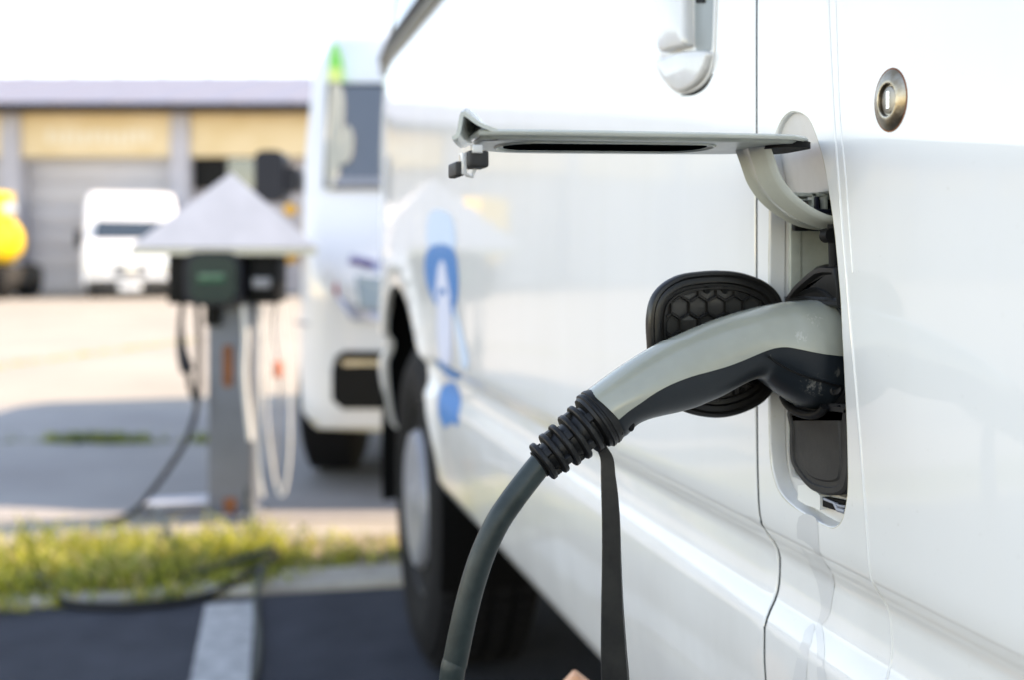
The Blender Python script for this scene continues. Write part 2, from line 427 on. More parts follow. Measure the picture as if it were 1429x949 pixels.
def leafmat(n, col):
    m = mat(n, col, .5); t = m.node_tree; b = t.nodes['Principled BSDF']
    b.inputs['Subsurface Weight'].default_value = 0
    tr = t.nodes.new('ShaderNodeBsdfTranslucent'); tr.inputs[0].default_value = (*[min(1, c*1.3) for c in col], 1)
    mx = t.nodes.new('ShaderNodeMixShader'); mx.inputs[0].default_value = .4
    t.links.new(b.outputs[0], mx.inputs[1]); t.links.new(tr.outputs[0], mx.inputs[2]); t.links.new(mx.outputs[0], t.nodes['Material Output'].inputs[0])
    return m
GC = [(0, 0, 0, 5, leafmat('grass_green', (.24, .27, .04))), (0, 0, 0, 4, leafmat('grass_lime', (.42, .41, .06))),
      (0, 0, 0, 2.2, leafmat('grass_straw', (.52, .44, .20))), (0, 0, 0, .9, leafmat('grass_dark', (.05, .09, .02)))]
sp = []
clump = [(random.uniform(-4.3, 1.1), random.uniform(.05, .36), random.uniform(.03, .10), random.uniform(.25, 1.0)) for _ in range(88)]
clump += [(random.gauss(-.98, .20), random.uniform(.0, .50), random.uniform(.04, .10), random.uniform(.8, 1.6)) for _ in range(34)]
clump += [(random.uniform(-3.0, -1.1), random.uniform(.02, .16), random.uniform(.04, .09), random.uniform(.4, .8)) for _ in range(26)]
for (ca, cb, cr, chh) in clump:
    for _ in range(int(110*min(1.6, cr/.06))):
        p = k0+kdir*(ca+random.gauss(0, cr))+knr*(cb+random.gauss(0, cr*.5)); lat = p.x*CT-p.y*ST
        sp.append((p.x, p.y, 0, chh*random.uniform(.5, 1.15)))
for _ in range(2200):
    p = k0+kdir*random.uniform(-4.3, 1.1)+knr*random.uniform(.15, .5); sp.append((p.x, p.y, 0, .45))
grass('verge_grass', sp, .02, .075, GC, kind='stuff', label='patchy yellow green grass along the kerb under the charging post', cat='grass')
sp = []
for _ in range(1500):
    lat = random.uniform(-2.35, -1.35); 
    if random.random() > .5+.5*math.sin(lat*9): continue
    p = W(lat, 4.65+random.gauss(0, .03), 0); sp.append((p.x, p.y, -.01, 1))
grass('joint_weeds', sp, .02, .06, [GC[0], (0, 0, 0, 4, GC[3][4])], kind='stuff', label='dark green weeds growing in the concrete joint', cat='weeds')
sp = []
for _ in range(500):
    t = random.random(); lat = -4.4+1.1*t; p = W(lat+random.gauss(0, .04), 6.4+4.0*t+random.gauss(0, .1), 0); sp.append((p.x, p.y, -.012, 1))
grass('crack_weeds', sp, .01, .035, [GC[2], GC[1]], kind='stuff', label='thin dry weeds in a crack of the sunlit concrete', cat='weeds')

# ================================================================== THE VAN
van = empty('charging_van', (1.35, .2, 0), 0, label='white van filling the right, cable plugged into its side port', cat='van')
GAPY = .6155
zfine = sorted(set([round(a, 4) for a in list(np.arange(.60, .70, .004))+list(np.arange(.40, .60, .018))+list(np.arange(.70, 1.36, .03))+list(np.arange(1.36, 2.46, .07))]))
def yr(a, b, s): return list(np.arange(a, b, s))
def arch(n=40, a0=0, a1=180, A=WA, B=WB): return [(WY+A*math.cos(R(a0+(a1-a0)*i/n)), WZ+B*math.sin(R(a0+(a1-a0)*i/n))) for i in range(n+1)]
def arch_pts(ya, yb, A=WA, B=WB, n=30):
    """arch points between two y values, going from ya to yb; starts/ends on the sill line z=.41 when outside"""
    out = []
    for i in range(181):
        a = R(180-i); y = WY+A*math.cos(a); z = WZ+B*math.sin(a)
        if z >= .41 and min(ya, yb) <= y <= max(ya, yb): out.append((y, z))
    return out if ya < yb else out[::-1]
DF = 1.90
def zarch(y): return WZ+WB*math.sqrt(max(0, 1-((y-WY)/WA)**2))
# front door skin (between the sill and the belt line)
ap = arch_pts(1.0, DF-.002)
fd_out = [(GAPY+.0026, .405), (ap[0][0], .405)]+ap[::4]+[(DF-.002, zarch(DF-.002)), (DF-.002, 1.335), (GAPY+.0026, 1.335)]
# handle pocket outline on the door
hy0, hz0 = on_side(918, 60); hy1, _ = on_side(1003, 60)
_, hzb = on_side(960, 126)
hyc = (hy0+hy1)/2; hw = (hy0-hy1)/2
door = panel('front_door', fd_out, [], yr(.62, 1.9, .02), zfine, M['paint'], van)
# side panel behind the door with the charge port opening
op_px = [(1110, 153.5), (1098, 157), (1088, 170), (1080, 192), (1075, 225), (1073, 270), (1072, 340), (1071.5, 430), (1071.5, 520), (1072, 590), (1074, 640), (1079, 668), (1088, 690), (1105, 708),
         (1130, 725), (1155, 738), (1168, 737), (1177, 724), (1182, 700), (1184, 670), (1183, 610), (1180, 540), (1177, 480), (1174, 420), (1170, 370), (1165, 320), (1158, 270), (1150, 225), (1140, 190), (1128, 163)]
op = [on_side(*p) for p in op_px]
op_s = [tuple(v) for v in catmull([Vector((a, b, 0)) for a, b in op], 4, True)]; op_s = [(p[0], p[1]) for p in op_s]
sp_out = [(-2.6, .405), (GAPY-.0026, .405), (GAPY-.0026, 2.34), (-2.6, 2.34)]
side = panel('side_panel', sp_out, [op_s], yr(-2.6, -.1, .12)+yr(-.1, .61, .014), zfine, M['paint'], van, flange=.010, step=.006)
mb = MB()
for (y0, y1) in ((GAPY-.006, GAPY+.006),):
    zz = np.arange(.41, 2.33, .006)
    mb.rings([[Vector((float(g(GAPY, z))+.0009, y0+.0036, z)), Vector((float(g(GAPY, z))+.0009, y1-.0036, z)), Vector((float(g(GAPY, z))+.02, y1, z)), Vector((float(g(GAPY, z))+.02, y0, z))] for z in zz])
mb.build('door_gap_shade', mat('gap_shade_dark', (.018, .026, .025), .6, spec=.2), van)  # dark strip set nearly flush to paint the shade inside the door gap
# front wing
FC = [(2.76, .42), (2.78, .6), (2.775, .8), (2.745, 1.0), (2.71, 1.15), (2.68, 1.26), (2.64, 1.335)]
ap2 = arch_pts(3.0, DF+.002)
w_out = [FC[0][:1]+(.405,)]+FC[1:]+[(DF+.002, 1.335), (DF+.002, zarch(DF+.002))]+[p for p in ap2[::-1][::4]]+[(ap2[0][0], .405)]
panel('front_wing', w_out, [], yr(1.9, 3.0, .03), zfine, M['paint'], van)
# cab side above the belt with window opening
cab_out = [(GAPY+.0026, 1.345), (2.64, 1.345), (2.50, 1.55), (1.98, 2.10), (1.75, 2.34), (GAPY+.0026, 2.34)]
win = [(.80, 1.375), (2.48, 1.375), (2.36, 1.53), (1.93, 1.98), (1.80, 2.06), (.85, 2.06), (.80, 2.0)]
panel('cab_frame', cab_out, [win], yr(.62, 2.7, .05), zfine, M['paint'], van)
panel('side_window', win, [], yr(.8, 2.5, .06), zfine, M['glass'], van, off=.006, flange=.002)
mb = MB(); pts = [Vector((float(g(y, 1.352))-.006, y, 1.352)) for y in np.linspace(.63, 2.50, 40)]
mb.tube(pts, .013, 8); mb.build('window_seal', M['black_rubber'], van)
mb = MB(); pts = [Vector((float(g(y, 1.338))-.004, y, 1.326)) for y in np.linspace(.63, 2.50, 40)]
mb.tube(pts, .011, 8); mb.build('belt_trim', mat('grey_trim', (.22, .22, .19), .4), van)
# far side, roof, nose, rear and underbody
panel('far_side', [(-2.6, .405), (2.75, .405), (2.78, .6), (2.745, 1.0), (2.66, 1.28), (2.5, 1.55), (1.75, 2.34), (-2.6, 2.34)], [], yr(-2.6, 3.0, .2), list(np.arange(.4, 2.4, .15)), M['paint'], van, mirror=True, step=.1)
def cross(name, yz, m, n=14, bul=.10, **k):
    lps = []
    for (y, z) in yz:
        x0 = float(g(y, min(z, 2.45))); x1 = 2.7-x0; lp = []
        for i in range(n+1):
            t = i/n; u = 1-(2*t-1)**2
            lp.append(Vector((x0+(x1-x0)*t, y+bul*u, z+(.05*u if z > 2.3 else 0))))
        lps.append(lp)
    mb = MB(); mb.rings(lps, closed=False); return mb.build(name, m, van, **k)
cross('roof', [(y, 2.343) for y in np.linspace(-2.6, 1.75, 12)], M['paint'], bul=0)
cross('windscreen', [(1.752, 2.335), (1.98, 2.10), (2.5, 1.55), (2.638, 1.345)], M['glass'], bul=.06)
cross('bonnet', [(2.642, 1.336), (2.68, 1.26), (2.71, 1.15), (2.745, 1.0)], M['paint'], bul=.06)
cross('front_bumper', [(2.746, .998), (2.775, .8), (2.78, .6), (2.76, .405), (2.72, .25)], M['dull_plastic'], bul=.06)
cross('rear_doors', [(-2.602, .41), (-2.602, 1.3), (-2.602, 2.34)], M['paint'], bul=0)
mb = MB(); mb.b2(.60, 2.10, -2.5, 1.72, .34, .46); mb.b2(.62, 2.08, 1.72, 2.6, .30, .95); mb.b2(.6, 2.1, 2.6, 2.72, .26, .5)
mb.b2(.42, 2.28, -2.5, 1.72, .47, .55)
mb.build('underbody', M['dark'], van, smooth=False)
# wheel well liner
lp = []
for xx in (.372, .68):
    lp.append([Vector((xx, WY+(WA+.012)*math.cos(R(a)), WZ+(WB+.012)*math.sin(R(a)))) for a in range(-15, 196, 7)])
mb = MB(); mb.rings(lp, closed=False); mb.build('wheel_liner', M['dark'], van)
def wheel(name, c, r, wdt, parent, side=-1, hubm='hub', steer=0, hubr=.52):
    """wheel about the X axis, outer face towards side"""
    t = empty(name, (0, 0, 0), 0); t.parent = parent
    base = parent.matrix_basis.copy(); t.matrix_basis = base.inverted() @ Matrix.Translation(Vector(c)) @ Matrix.Rotation(steer, 4, 'Z')
    mb = MB(); hw_ = wdt/2
    mb.lathe((0, 0, 0), (side, 0, 0), [(-hw_*.8, r*.62), (-hw_, r*.7), (-hw_, r*.88), (-hw_*.86, r*.97), (-hw_*.6, r), (hw_*.6, r), (hw_*.86, r*.97), (hw_, r*.88), (hw_*1.02, r*.72), (hw_*.8, r*.62)], 56)
    mb.build('tyre', M['tyre'], t, local=True)
    mb = MB()
    for k in range(4):                         # tread ribs with sipes
        xx = (-.62+.41*k)*hw_
        for j in range(60):
            a = 2*math.pi*j/60
            mb.box((xx, math.cos(a)*r, math.sin(a)*r), (hw_*.30, 2*math.pi*r/60*.82, .014), Matrix.Rotation(a+math.pi/2, 3, 'X'))
    mb.build('tread', M['tyre'], t, smooth=False, local=True)
    mb = MB(); mb.lathe((0, 0, 0), (side, 0, 0), [(-hw_*.5, r*.60), (hw_*.8, r*.62), (hw_*.88, r*.60), (hw_*.5, r*.55), (hw_*.35, r*.3), (hw_*.35, .01)], 40)
    mb.build('rim', M['dull_plastic'], t, local=True)
    mb = MB(); mb.lathe((0, 0, 0), (side, 0, 0), [(hw_*.86, r*hubr*1.08), (hw_*1.0, r*hubr*1.02), (hw_*1.04, r*hubr*.9), (hw_*.94, r*hubr*.6), (hw_*.98, r*hubr*.3), (hw_*1.05, r*.08), (hw_*1.05, .001)], 40)
    mb.build('hub_cap', M[hubm], t, local=True)
    return t
wheel('front_wheel', (.490, 2.13, .335), .335, .215, van, hubr=.41, steer=-R(2.4))
wheel('front_wheel', (2.215, 2.09, .335), .335, .215, van, side=1)
wheel('rear_wheel', (.485, -1.65, .335), .335, .215, van)
wheel('rear_wheel', (2.215, -1.65, .335), .335, .215, van, side=1)
# stamped seam on the side panel
def seam_line(name, pxs, r, m, parent, out=.0003, n=8):
    ps = [Vector((*on_side(*p), 0)) for p in pxs]; ps = catmull(ps, n)
    ps = [Vector((float(g(p.x, p.y))-out, p.x, p.y)) for p in ps]
    mb = MB(); mb.tube(ps, r, 8); return mb.build(name, m, parent)
seam_line('panel_seam', [(1154, -60), (1156, 0), (1160, 90), (1165, 180), (1174, 300), (1184, 420), (1194, 540), (1203, 650), (1211, 760), (1217, 812), (1232, 838), (1243, 870), (1245, 905), (1240, 945), (1236, 990)], .0011, M['paint'], side, out=-.0003)
seam_line('panel_seam', [(1163, -60), (1166, 0), (1169, 90), (1172, 160), (1181, 260), (1190, 380)], .0008, M['paint'], side, out=-.0002)
# port rim bead
ps = [Vector((float(g(a, b))-.0004, a, b)) for a, b in op_s]
cY = sum(p[0] for p in op_s)/len(op_s); cZ = sum(p[1] for p in op_s)/len(op_s)
def insc(poly, d):    # inset by d metres towards inside
    out = []; n = len(poly); s = 1 if sgn_area(poly) > 0 else -1
    for i in range(n):
        p0, p1, p2 = Vector(poly[i-1]), Vector(poly[i]), Vector(poly[(i+1) % n]); t = (p2-p0).normalized()
        out.append((p1.x-t.y*s*d, p1.y+t.x*s*d))
    return out
# rebuild inner housing: tray, inner box
port = empty('charge_port', (.36, .555, .80)); port.parent = van; port.matrix_basis = van.matrix_basis.inverted() @ Matrix.Translation((.36, .555, .80))
def at_port(mb, name, m, sm=True, **k):
    bmesh.ops.recalc_face_normals(mb.bm, faces=mb.bm.faces[:])
    me = bpy.data.meshes.new(name); mb.bm.to_mesh(me); mb.bm.free(); me.transform(Matrix.Translation((-.36, -.555, -.80)))
    for mm in [m]: me.materials.append(mm)
    o = bpy.data.objects.new(name, me); COL.objects.link(o); o.parent = port
    if sm: shade(me)
    return setp(o, **k)
oo = op_s
mb = MB()
L0 = [Vector((float(g(a, b))+.0095, a, b)) for a, b in insc(oo, -.0010)]
def tx(b): u = min(1, max(0, (.945-b)/.045)); return .3535+.0095*(u*u*(3-2*u))
L0 = [Vector((tx(b)-.0012, a, b)) for a, b in insc(oo, -.0012)]
L1 = [Vector((tx(b)-.0008, a, b)) for a, b in insc(oo, .0002)]
L2 = [Vector((tx(b), a, b)) for a, b in insc(oo, .0022)]
# inner opening squeezed between the inner box limits
def inner(p):
    a, b = p; return (min(max(a, .512), .5965), min(max(b, .712), .9015))
q = insc(oo, .0035); L3 = [Vector((.3632, *inner(p))) for p in q]
L4 = [Vector((.3655, *(Vector(inner(p))+(Vector((.555, .80))-Vector(inner(p))).normalized()*.0012))) for p in q]
L5 = [v+Vector((.055, 0, 0)) for v in L4]
L3 = [Vector((tx(v.z), v.y, v.z)) for v in L3]
mb.rings([L0, L1, L2, L3, L4], cap=(False, False)); at_port(mb, 'port_tray', M['paint'])
mb = MB(); mb.rings([L4, L5], cap=(False, True)); at_port(mb, 'inner_box', M['paint_shade'])
# seal lip just inside the opening (thin bright paint edge worn to primer)
mb = MB(); lp = insc(oo, .0004)
sel = [Vector((float(g(a, b))+.0007, a, b)) for a, b in lp]
n_ = len(sel)
mb.tube(sel+[sel[0]], .0007, 6); at_port(mb, 'sealant_bead', mat('yellowed_sealant', (.34, .29, .17), .6, col2=(.72, .71, .64), nscale=45))
# step edge on the inner front wall
mb = MB(); mb.b2(.3635, .372, .5935, .5965, .735, .895, .0008); at_port(mb, 'wall_step', M['paint_shade'])
# bracket and latch at the top of the inner box
def XB(px, py, Y): return atY(px, py, Y)
mb = MB()
for a in ((1100, 268, 1150, 274), (1100, 268, 1104, 300), (1131, 268, 1137, 292), (1148, 268, 1153, 292), (1108, 277, 1131, 279.5)):
    p0, p1 = XB(a[0], a[1], .56), XB(a[2], a[3], .56); mb.b2(p0.x, p1.x, .558, .563, p1.z, p0.z, .0004)
at_port(mb, 'latch_bracket', M['paint_shade'])
mb = MB(); p0, p1 = XB(1109, 279, .563), XB(1131, 296, .563); mb.b2(p0.x, p1.x, .5635, .566, p1.z, p0.z); at_port(mb, 'latch_plate', mat('scuffed_plate', (.30, .27, .24), .5, col2=(.12, .10, .09), nscale=200))
mb = MB(); p0, p1 = XB(1107, 277, .57), XB(1165, 322, .57); mb.b2(p0.x, p1.x+.01, .568, .572, p1.z, p0.z, .0006); at_port(mb, 'latch_cover', M['black'])
mb = MB(); p0, p1 = XB(1131, 274, .562), XB(1138, 300, .562); mb.b2(p0.x, p1.x, .557, .567, p1.z, p0.z, .001)
p0, p1 = XB(1131, 291, .556), XB(1157, 299, .556); mb.b2(p0.x, p1.x, .552, .558, p1.z, p0.z, .001); at_port(mb, 'latch_lever', M['navy'])
# socket housing behind the plug
mb = MB(); mb.lathe((.360, .5545, .800), (1, 0, 0), [(-.002, .036), (-.004, .040), (0, .043), (.006, .044), (.03, .044)], 48, cap=(False, False)); at_port(mb, 'socket_collar', M['black_rubber'])
mb = MB(); mb.lathe((.372, .5545, .800), (1, 0, 0), [(-.012, .0335), (-.012, .036), (0, .040), (.03, .040)], 48, cap=(True, True)); at_port(mb, 'socket', M['cap_plastic'])
# folded upper cap just above the plug
fn = lambda u, v, d: Vector((.3625+d, u, v))
up_px = [(1101, 425), (1103, 408), (1112, 395), (1126, 382), (1140, 371), (1152, 368), (1170, 370), (1175, 395), (1175, 430)]
def yzX(p, X): v = atX(p[0], p[1], X); return (v.y, v.z)
pl = [yzX(p, .357) for p in up_px]
mb = MB(); mb.rings([[Vector((.362, a, b)) for a, b in pl], [Vector((.357, a, b)) for a, b in pl], [Vector((.354, a, b)) for a, b in insc(pl, .0022)], [Vector((.354, a, b)) for a, b in insc(pl, .0050)], [Vector((.3572, a, b)) for a, b in insc(pl, .0065)]])
at_port(mb, 'upper_cap', M['cap_plastic'])
mb = MB(); a_ = XB(1155, 312, .535); b_ = XB(1157, 372, .535); mb.tube([a_+Vector((.004, 0, 0)), b_+Vector((.004, 0, 0))], .0035, 12); mb.lathe(XB(1157, 328, .535), (0, 1, 0), [(-.003, .0045), (.004, .0045)], 16); at_port(mb, 'cap_hinge', M['black'])
# lower cap hanging below the plug
lc_px = [(1104, 568), (1102, 600), (1103, 640), (1112, 662), (1130, 683), (1155, 692), (1176, 688), (1184, 668), (1185, 630), (1183, 590), (1180, 566), (1140, 580)]
lc = [(v.x, v.y) for v in catmull([Vector((*yzX(p, .354), 0)) for p in lc_px[:11]], 5, True)]
mb = MB(); mb.rings([[Vector((.366, a, b)) for a, b in lc], [Vector((.3545, a, b)) for a, b in lc], [Vector((.3530, a, b)) for a, b in insc(lc, .0016)], [Vector((.3530, a, b)) for a, b in insc(lc, .0045)], [Vector((.3542, a, b)) for a, b in insc(lc, .0052)], [Vector((.3542, a, b)) for a, b in insc(lc, .0080)], [Vector((.3532, a, b)) for a, b in insc(lc, .0092)]])
at_port(mb, 'lower_cap', M['dull_plastic'])
mb = MB(); c_ = XB(1152, 560, .540)
mb.tube([Vector((.349, .555+.024*math.sin(R(a)), .770-.010*math.cos(R(a)))) for a in range(-80, 81, 10)], .0028, 10)
mb.tube([Vector((.351, .555+.019*math.sin(R(a)), .776-.010*math.cos(R(a)))) for a in range(-80, 81, 10)], .0022, 10)
at_port(mb, 'cap_rim', M['black_rubber'])
# clip at the bottom of the tray
mb = MB(); p0 = atX(1118, 676, .358); p1 = atX(1147, 712, .358)
mb.rings([[Vector((X, *yzX(p, .357))) for p in ((1117, 678), (1132, 676), (1148, 692), (1148, 712), (1128, 705), (1117, 698))] for X in (.355, .362)])
at_port(mb, 'bottom_clip', mat('white_clip', (.72, .72, .68), .5), sm=False)
mb = MB(); mb.rings([[Vector((X, *yzX(p, .358))) for p in ((1149, 694), (1180, 700), (1178, 716), (1149, 707))] for X in (.357, .361)]); at_port(mb, 'bottom_gap_shade', M['black'], sm=False)  # solid black piece painting the shade of a gap
mb = MB(); mb.tube([Vector((.355, *yzX(p, .355))) for p in ((1150, 697), (1162, 702), (1172, 707), (1180, 708))], .0009, 8); mb.tube([Vector((.355, *yzX(p, .355))) for p in ((1166, 704), (1170, 712), (1180, 715))], .0016, 8); at_port(mb, 'bottom_wire', M['hub'])

# open charging flap ------------------------------------------------
flap = empty('charging_flap', (.345, .555, .93)); flap.parent = van; flap.matrix_basis = van.matrix_basis.inverted() @ Matrix.Translation((.345, .555, .93))
def at_flap(mb, name, m, sm=True, **k):
    bmesh.ops.recalc_face_normals(mb.bm, faces=mb.bm.faces[:])
    me = bpy.data.meshes.new(name); mb.bm.to_mesh(me); mb.bm.free(); me.transform(Matrix.Translation((-.345, -.555, -.93)))
    me.materials.append(m)
    o = bpy.data.objects.new(name, me); COL.objects.link(o); o.parent = flap
    if sm: shade(me, 45)
    return setp(o, **k)
FX0, FX1 = .128, .349
def fz(x): return .9278+(x-FX0)*.020
def fout(inset=0):
    pts = []
    # rounded plate: blunt outer end, tapered inner end
    P = [(FX0, .520), (FX0+.004, .516), (FX0+.02, .5125), (.22, .512), (.30, .514), (.325, .520), (.340, .535), (FX1, .556), (.342, .577), (.326, .590), (.30, .597), (.22, .600), (FX0+.048, .600), (FX0+.026, .594), (FX0+.012, .580), (FX0+.002, .552)]
    c = [(v.x, v.y) for v in catmull([Vector((*p, 0)) for p in P], 4, True)]
    return insc(c, inset)
def flev(dz, inset): return [Vector((a, b, fz(a)+dz)) for a, b in fout(inset)]
mb = MB(); mb.rings([flev(-.0024, .0030), flev(-.0028, .0012), flev(-.0020, 0), flev(-.0008, -.0003), flev(.0002, .0005), flev(.0006, .003)]); at_flap(mb, 'flap_skin', M['paint_flap'])
# inner pressing; shade of its long recess painted as a black slab
mb = MB(); mb.rings([flev(-.0025, .004), flev(-.0040, .0055), flev(-.0043, .0075), flev(-.0043, .012)]); at_flap(mb, 'flap_liner', M['paint_shade'])
rec = [(v[0], v[1]) for v in rrect(.215, .552, .125, .040, .018, 8)]
mb = MB(); mb.rings([[Vector((a, b, fz(a)-.0041)) for a, b in rec], [Vector((a, b, fz(a)-.0046)) for a, b in rec]]); at_flap(mb, 'flap_recess_shade', mat('shade_black', (.002, .002, .002), 1, spec=0))
rec2 = rrect(.215, .552, .133, .048, .021, 8)
mb = MB(); mb.tube([Vector((a, b, fz(a)-.0042)) for a, b in rec2]+[Vector((rec2[0][0], rec2[0][1], fz(rec2[0][0])-.0042))], .0012, 8); at_flap(mb, 'recess_rim', M['paint_shade'])
rec = rrect(.326, .548, .030, .045, .012, 6)
mb = MB(); mb.rings([[Vector((a, b, fz(a)-.0025)) for a, b in rec], [Vector((a, b, fz(a)-.0062)) for a, b in rec]]); at_flap(mb, 'hinge_pad', M['black'])
# finger lip: wave-shaped end
lipc = [(.1390, .0002), (.1340, .0020), (.1275, .0052), (.1215, .0098), (.1195, .0100), (.1185, .0050), (.1175, -.0010), (.1160, -.0040), (.1140, -.0048)]
lc2 = catmull([Vector((a, b, 0)) for a, b in lipc], 5)
def lipsec(y, th, k):
    up = []; dn = []
    for i, p in enumerate(lc2):
        t = (lc2[min(i+1, len(lc2)-1)]-lc2[max(i-1, 0)]).normalized(); n = Vector((-t.y, t.x, 0))
        xo = (y-.516)*.42
        up.append(Vector((p.x+xo+n.x*th, y, .9270+(p.y*k+n.y*th)))); dn.append(Vector((p.x+xo-n.x*th, y, .9270+(p.y*k-n.y*th))))
    return up+dn[::-1]
mb = MB(); mb.rings([lipsec(y, .0011, k) for y, k in ((.514, .86), (.516, .95), (.524, 1.15), (.535, 1.25), (.546, .95), (.554, .35))]); at_flap(mb, 'finger_lip', M['paint_flap'])
# clips with rubber buffers
def blk(px0, py0, px1, py1, Y, dy, bev=.001):
    p0, p1 = atY(px0, py0, Y), atY(px1, py1, Y); mb = MB(); mb.b2(p0.x, p1.x, Y, Y+dy, p1.z, p0.z, bev); return mb
at_flap(blk(655, 208, 683, 233, .514, .016, .0016), 'buffer', M['dull_plastic'])
at_flap(blk(636, 224, 648, 245, .522, .020, .0012), 'buffer', M['dull_plastic'])
at_flap(blk(660, 201, 674, 213, .512, .006, .0006), 'clip', M['paint'])
mb = blk(645, 212, 652, 243, .520, .008, .0006); p = atY(650, 243, .520)
mb.tube([p, p+Vector((.0035, 0, -.001)), p+Vector((.005, 0, .003))], .0010, 8); at_flap(mb, 'clip', M['paint'])
# gooseneck arm: pressed channel
path = catmull([Vector((.3100, 0, .9290)), Vector((.3140, 0, .9190)), Vector((.3185, 0, .9080)), Vector((.3260, 0, .8985)), Vector((.3350, 0, .8915)), Vector((.3460, 0, .8855)), Vector((.3580, 0, .8820)), Vector((.3740, 0, .8805))], 6)
def armsec(i):
    p = path[i]; t = (path[min(i+1, len(path)-1)]-path[max(i-1, 0)]).normalized(); n = Vector((-t.z, 0, t.x))   # n points up/out (+x side)
    if n.x < 0: n = -n
    Y0, Y1 = .535, .572
    prof2 = [(Y0, .0030), (Y0+.0010, .0030), (Y0+.0020, .0020), (Y0+.0040, .0014), (Y0+.010, .0012), (Y0+.0125, -.0012), (Y0+.0165, -.0012), (Y0+.019, .0012), (Y0+.026, .0012), (Y0+.0285, -.0010), (Y0+.0320, -.0010), (Y0+.034, .0012), (Y1-.004, .0016), (Y1-.002, .0032), (Y1-.0012, .0035), (Y1, .0035), (Y1-.0002, .0010), (Y1-.003, -.0010),
             (Y1-.006, -.0014), (Y0+.030, -.0036), (Y0+.0265, -.0014), (Y0+.019, -.0014), (Y0+.0165, -.0038), (Y0+.0125, -.0038), (Y0+.010, -.0014), (Y0+.003, -.0012), (Y0+.0004, .0010)]
    return [p+Vector((0, y, 0))-Vector((p.x*0, 0, 0))+n*h for y, h in prof2]
mb = MB(); mb.rings([armsec(i) for i in range(len(path))]); at_flap(mb, 'hinge_arm', M['paint_flap'])

# round lock on the side panel --------------------------------------
lk = empty('lock', (0, 0, 0)); ly, lz = on_side(1243, 139); lx = float(g(ly, lz))
lk.parent = van; lk.matrix_basis = van.matrix_basis.inverted() @ Matrix.Translation((lx, ly, lz))
mb = MB(); mb.lathe((0, 0, 0), (-1, 0, 0), [(-.001, .0168), (.0004, .0168), (.0009, .0162), (.0026, .0112), (.0030, .0100), (.0028, .0092), (.0006, .0086), (.0004, .001)], 48, cap=(False, True), sx=.80); mb.build('lock_ring', M['steel'], lk, local=True)
mb = MB(); mb.lathe((0, 0, 0), (-1, 0, 0), [(.0002, .0076), (.0014, .0074), (.0017, .0066), (.0017, .0005)], 32, cap=(False, True), sx=.80); mb.build('lock_barrel', mat('barrel_steel', (.30, .27, .23), .4, metal=1), lk, local=True)
mb = MB(); mb.box((-.0019, 0, 0), (.0005, .0026, .0098), bev=.0002); mb.build('keyhole', M['chrome'], lk, smooth=False, local=True)
mb = MB(); mb.tube([Vector((.0002, .80*.0172*math.cos(R(a)), .0172*math.sin(R(a)))) for a in range(0, 361, 10)], .0006, 6); mb.build('lock_gasket', M['rust'], lk, local=True)

# door handle at the rear edge of the front door ----------------------
hd = empty('door_handle', (0, 0, 0)); hx = float(g(hyc, 1.0)); hd.parent = door
hd.matrix_basis = (van.matrix_basis @ door.matrix_basis).inverted() @ Matrix.Translation((hx, hyc, hzb)) if False else Matrix.Translation((hx, hyc, hzb))
hd.parent = van; hd.matrix_basis = van.matrix_basis.inverted() @ Matrix.Translation((hx, hyc, hzb))
def hpt(px, py, X): v = atX(px, py, X); return Vector((v.x-hx, v.y-hyc, v.z-hzb))
def hpoly(pxs, n=5, smooth=True):
    P = [Vector((*on_side(*p), 0)) for p in pxs]
    if smooth: P = catmull(P, n, True)
    return [(p.x-hyc, p.y-hzb) for p in P]
def hloft(name, pxs, m, levels, **kw):
    """raised moulding: levels = list of (lift, inset)"""
    pl = hpoly(pxs, **kw); mb = MB()
    ys_ = [p[0] for p in pl]; zs_ = [p[1] for p in pl]; cy_ = (min(ys_)+max(ys_))/2; hw_ = (max(ys_)-min(ys_))/2; z0_ = min(zs_); top_ = max(zs_)
    def shr(i):
        out = []
        for a, b in pl:
            k = max(0, min(1, (z0_+hw_-b)/hw_)); b2 = b+i*k
            if top_-z0_ < 3*hw_: b2 -= i*max(0, min(1, (b-(top_-hw_*.6))/(hw_*.6)))
            out.append((cy_+(a-cy_)*(1-i/hw_), b2))
        return out
    mb.rings([[Vector((-l, a, b)) for a, b in shr(i)] for l, i in levels]); return mb.build(name, m, hd, local=True, angle=28)
def dn(a, b, n=5): return [(a[0]+(b[0]-a[0])*i/n, a[1]+(b[1]-a[1])*i/n) for i in range(n)]
plate = dn((916, -70), (918, 60))+[(919, 80), (925, 104), (936, 122), (951, 131), (968, 128), (983, 118), (994, 101), (998, 78)]+dn((999, 60), (1004, -70))+[(1004, -70)]
hloft('handle_plate', plate, M['paint'], [(-.001, 0), (.0006, .0002), (.0012, .0008), (.0014, .0016)], n=3)
chan = dn((972, -66), (973, 60))+[(974, 69), (985, 71), (994, 70)]+dn((996, 60), (1001, -66))+[(1001, -66)]
hloft('handle_recess_shade', chan, mat('shade_grey', (.26, .29, .29), .35), [(.0010, 0), (.0017, .0001), (.0018, .0006)], n=3)  # raised grey patch; shade of the recess is put into its colour
boss = [(922, 84), (928, 104), (938, 119), (951, 128), (966, 125), (980, 115), (990, 100), (995, 84), (996, 73), (985, 70), (968, 70), (950, 72), (936, 79)]
hloft('handle_boss', boss, M['paint'], [(.0010, 0), (.0026, .0002), (.0036, .0006), (.0045, .0013), (.0052, .0022), (.0056, .0034), (.0058, .0048)])
grip = dn((927, -66), (929, 50))+[(932, 66), (938, 73), (950, 69), (962, 67)]+dn((970, 62), (969, -66))+[(969, -66)]
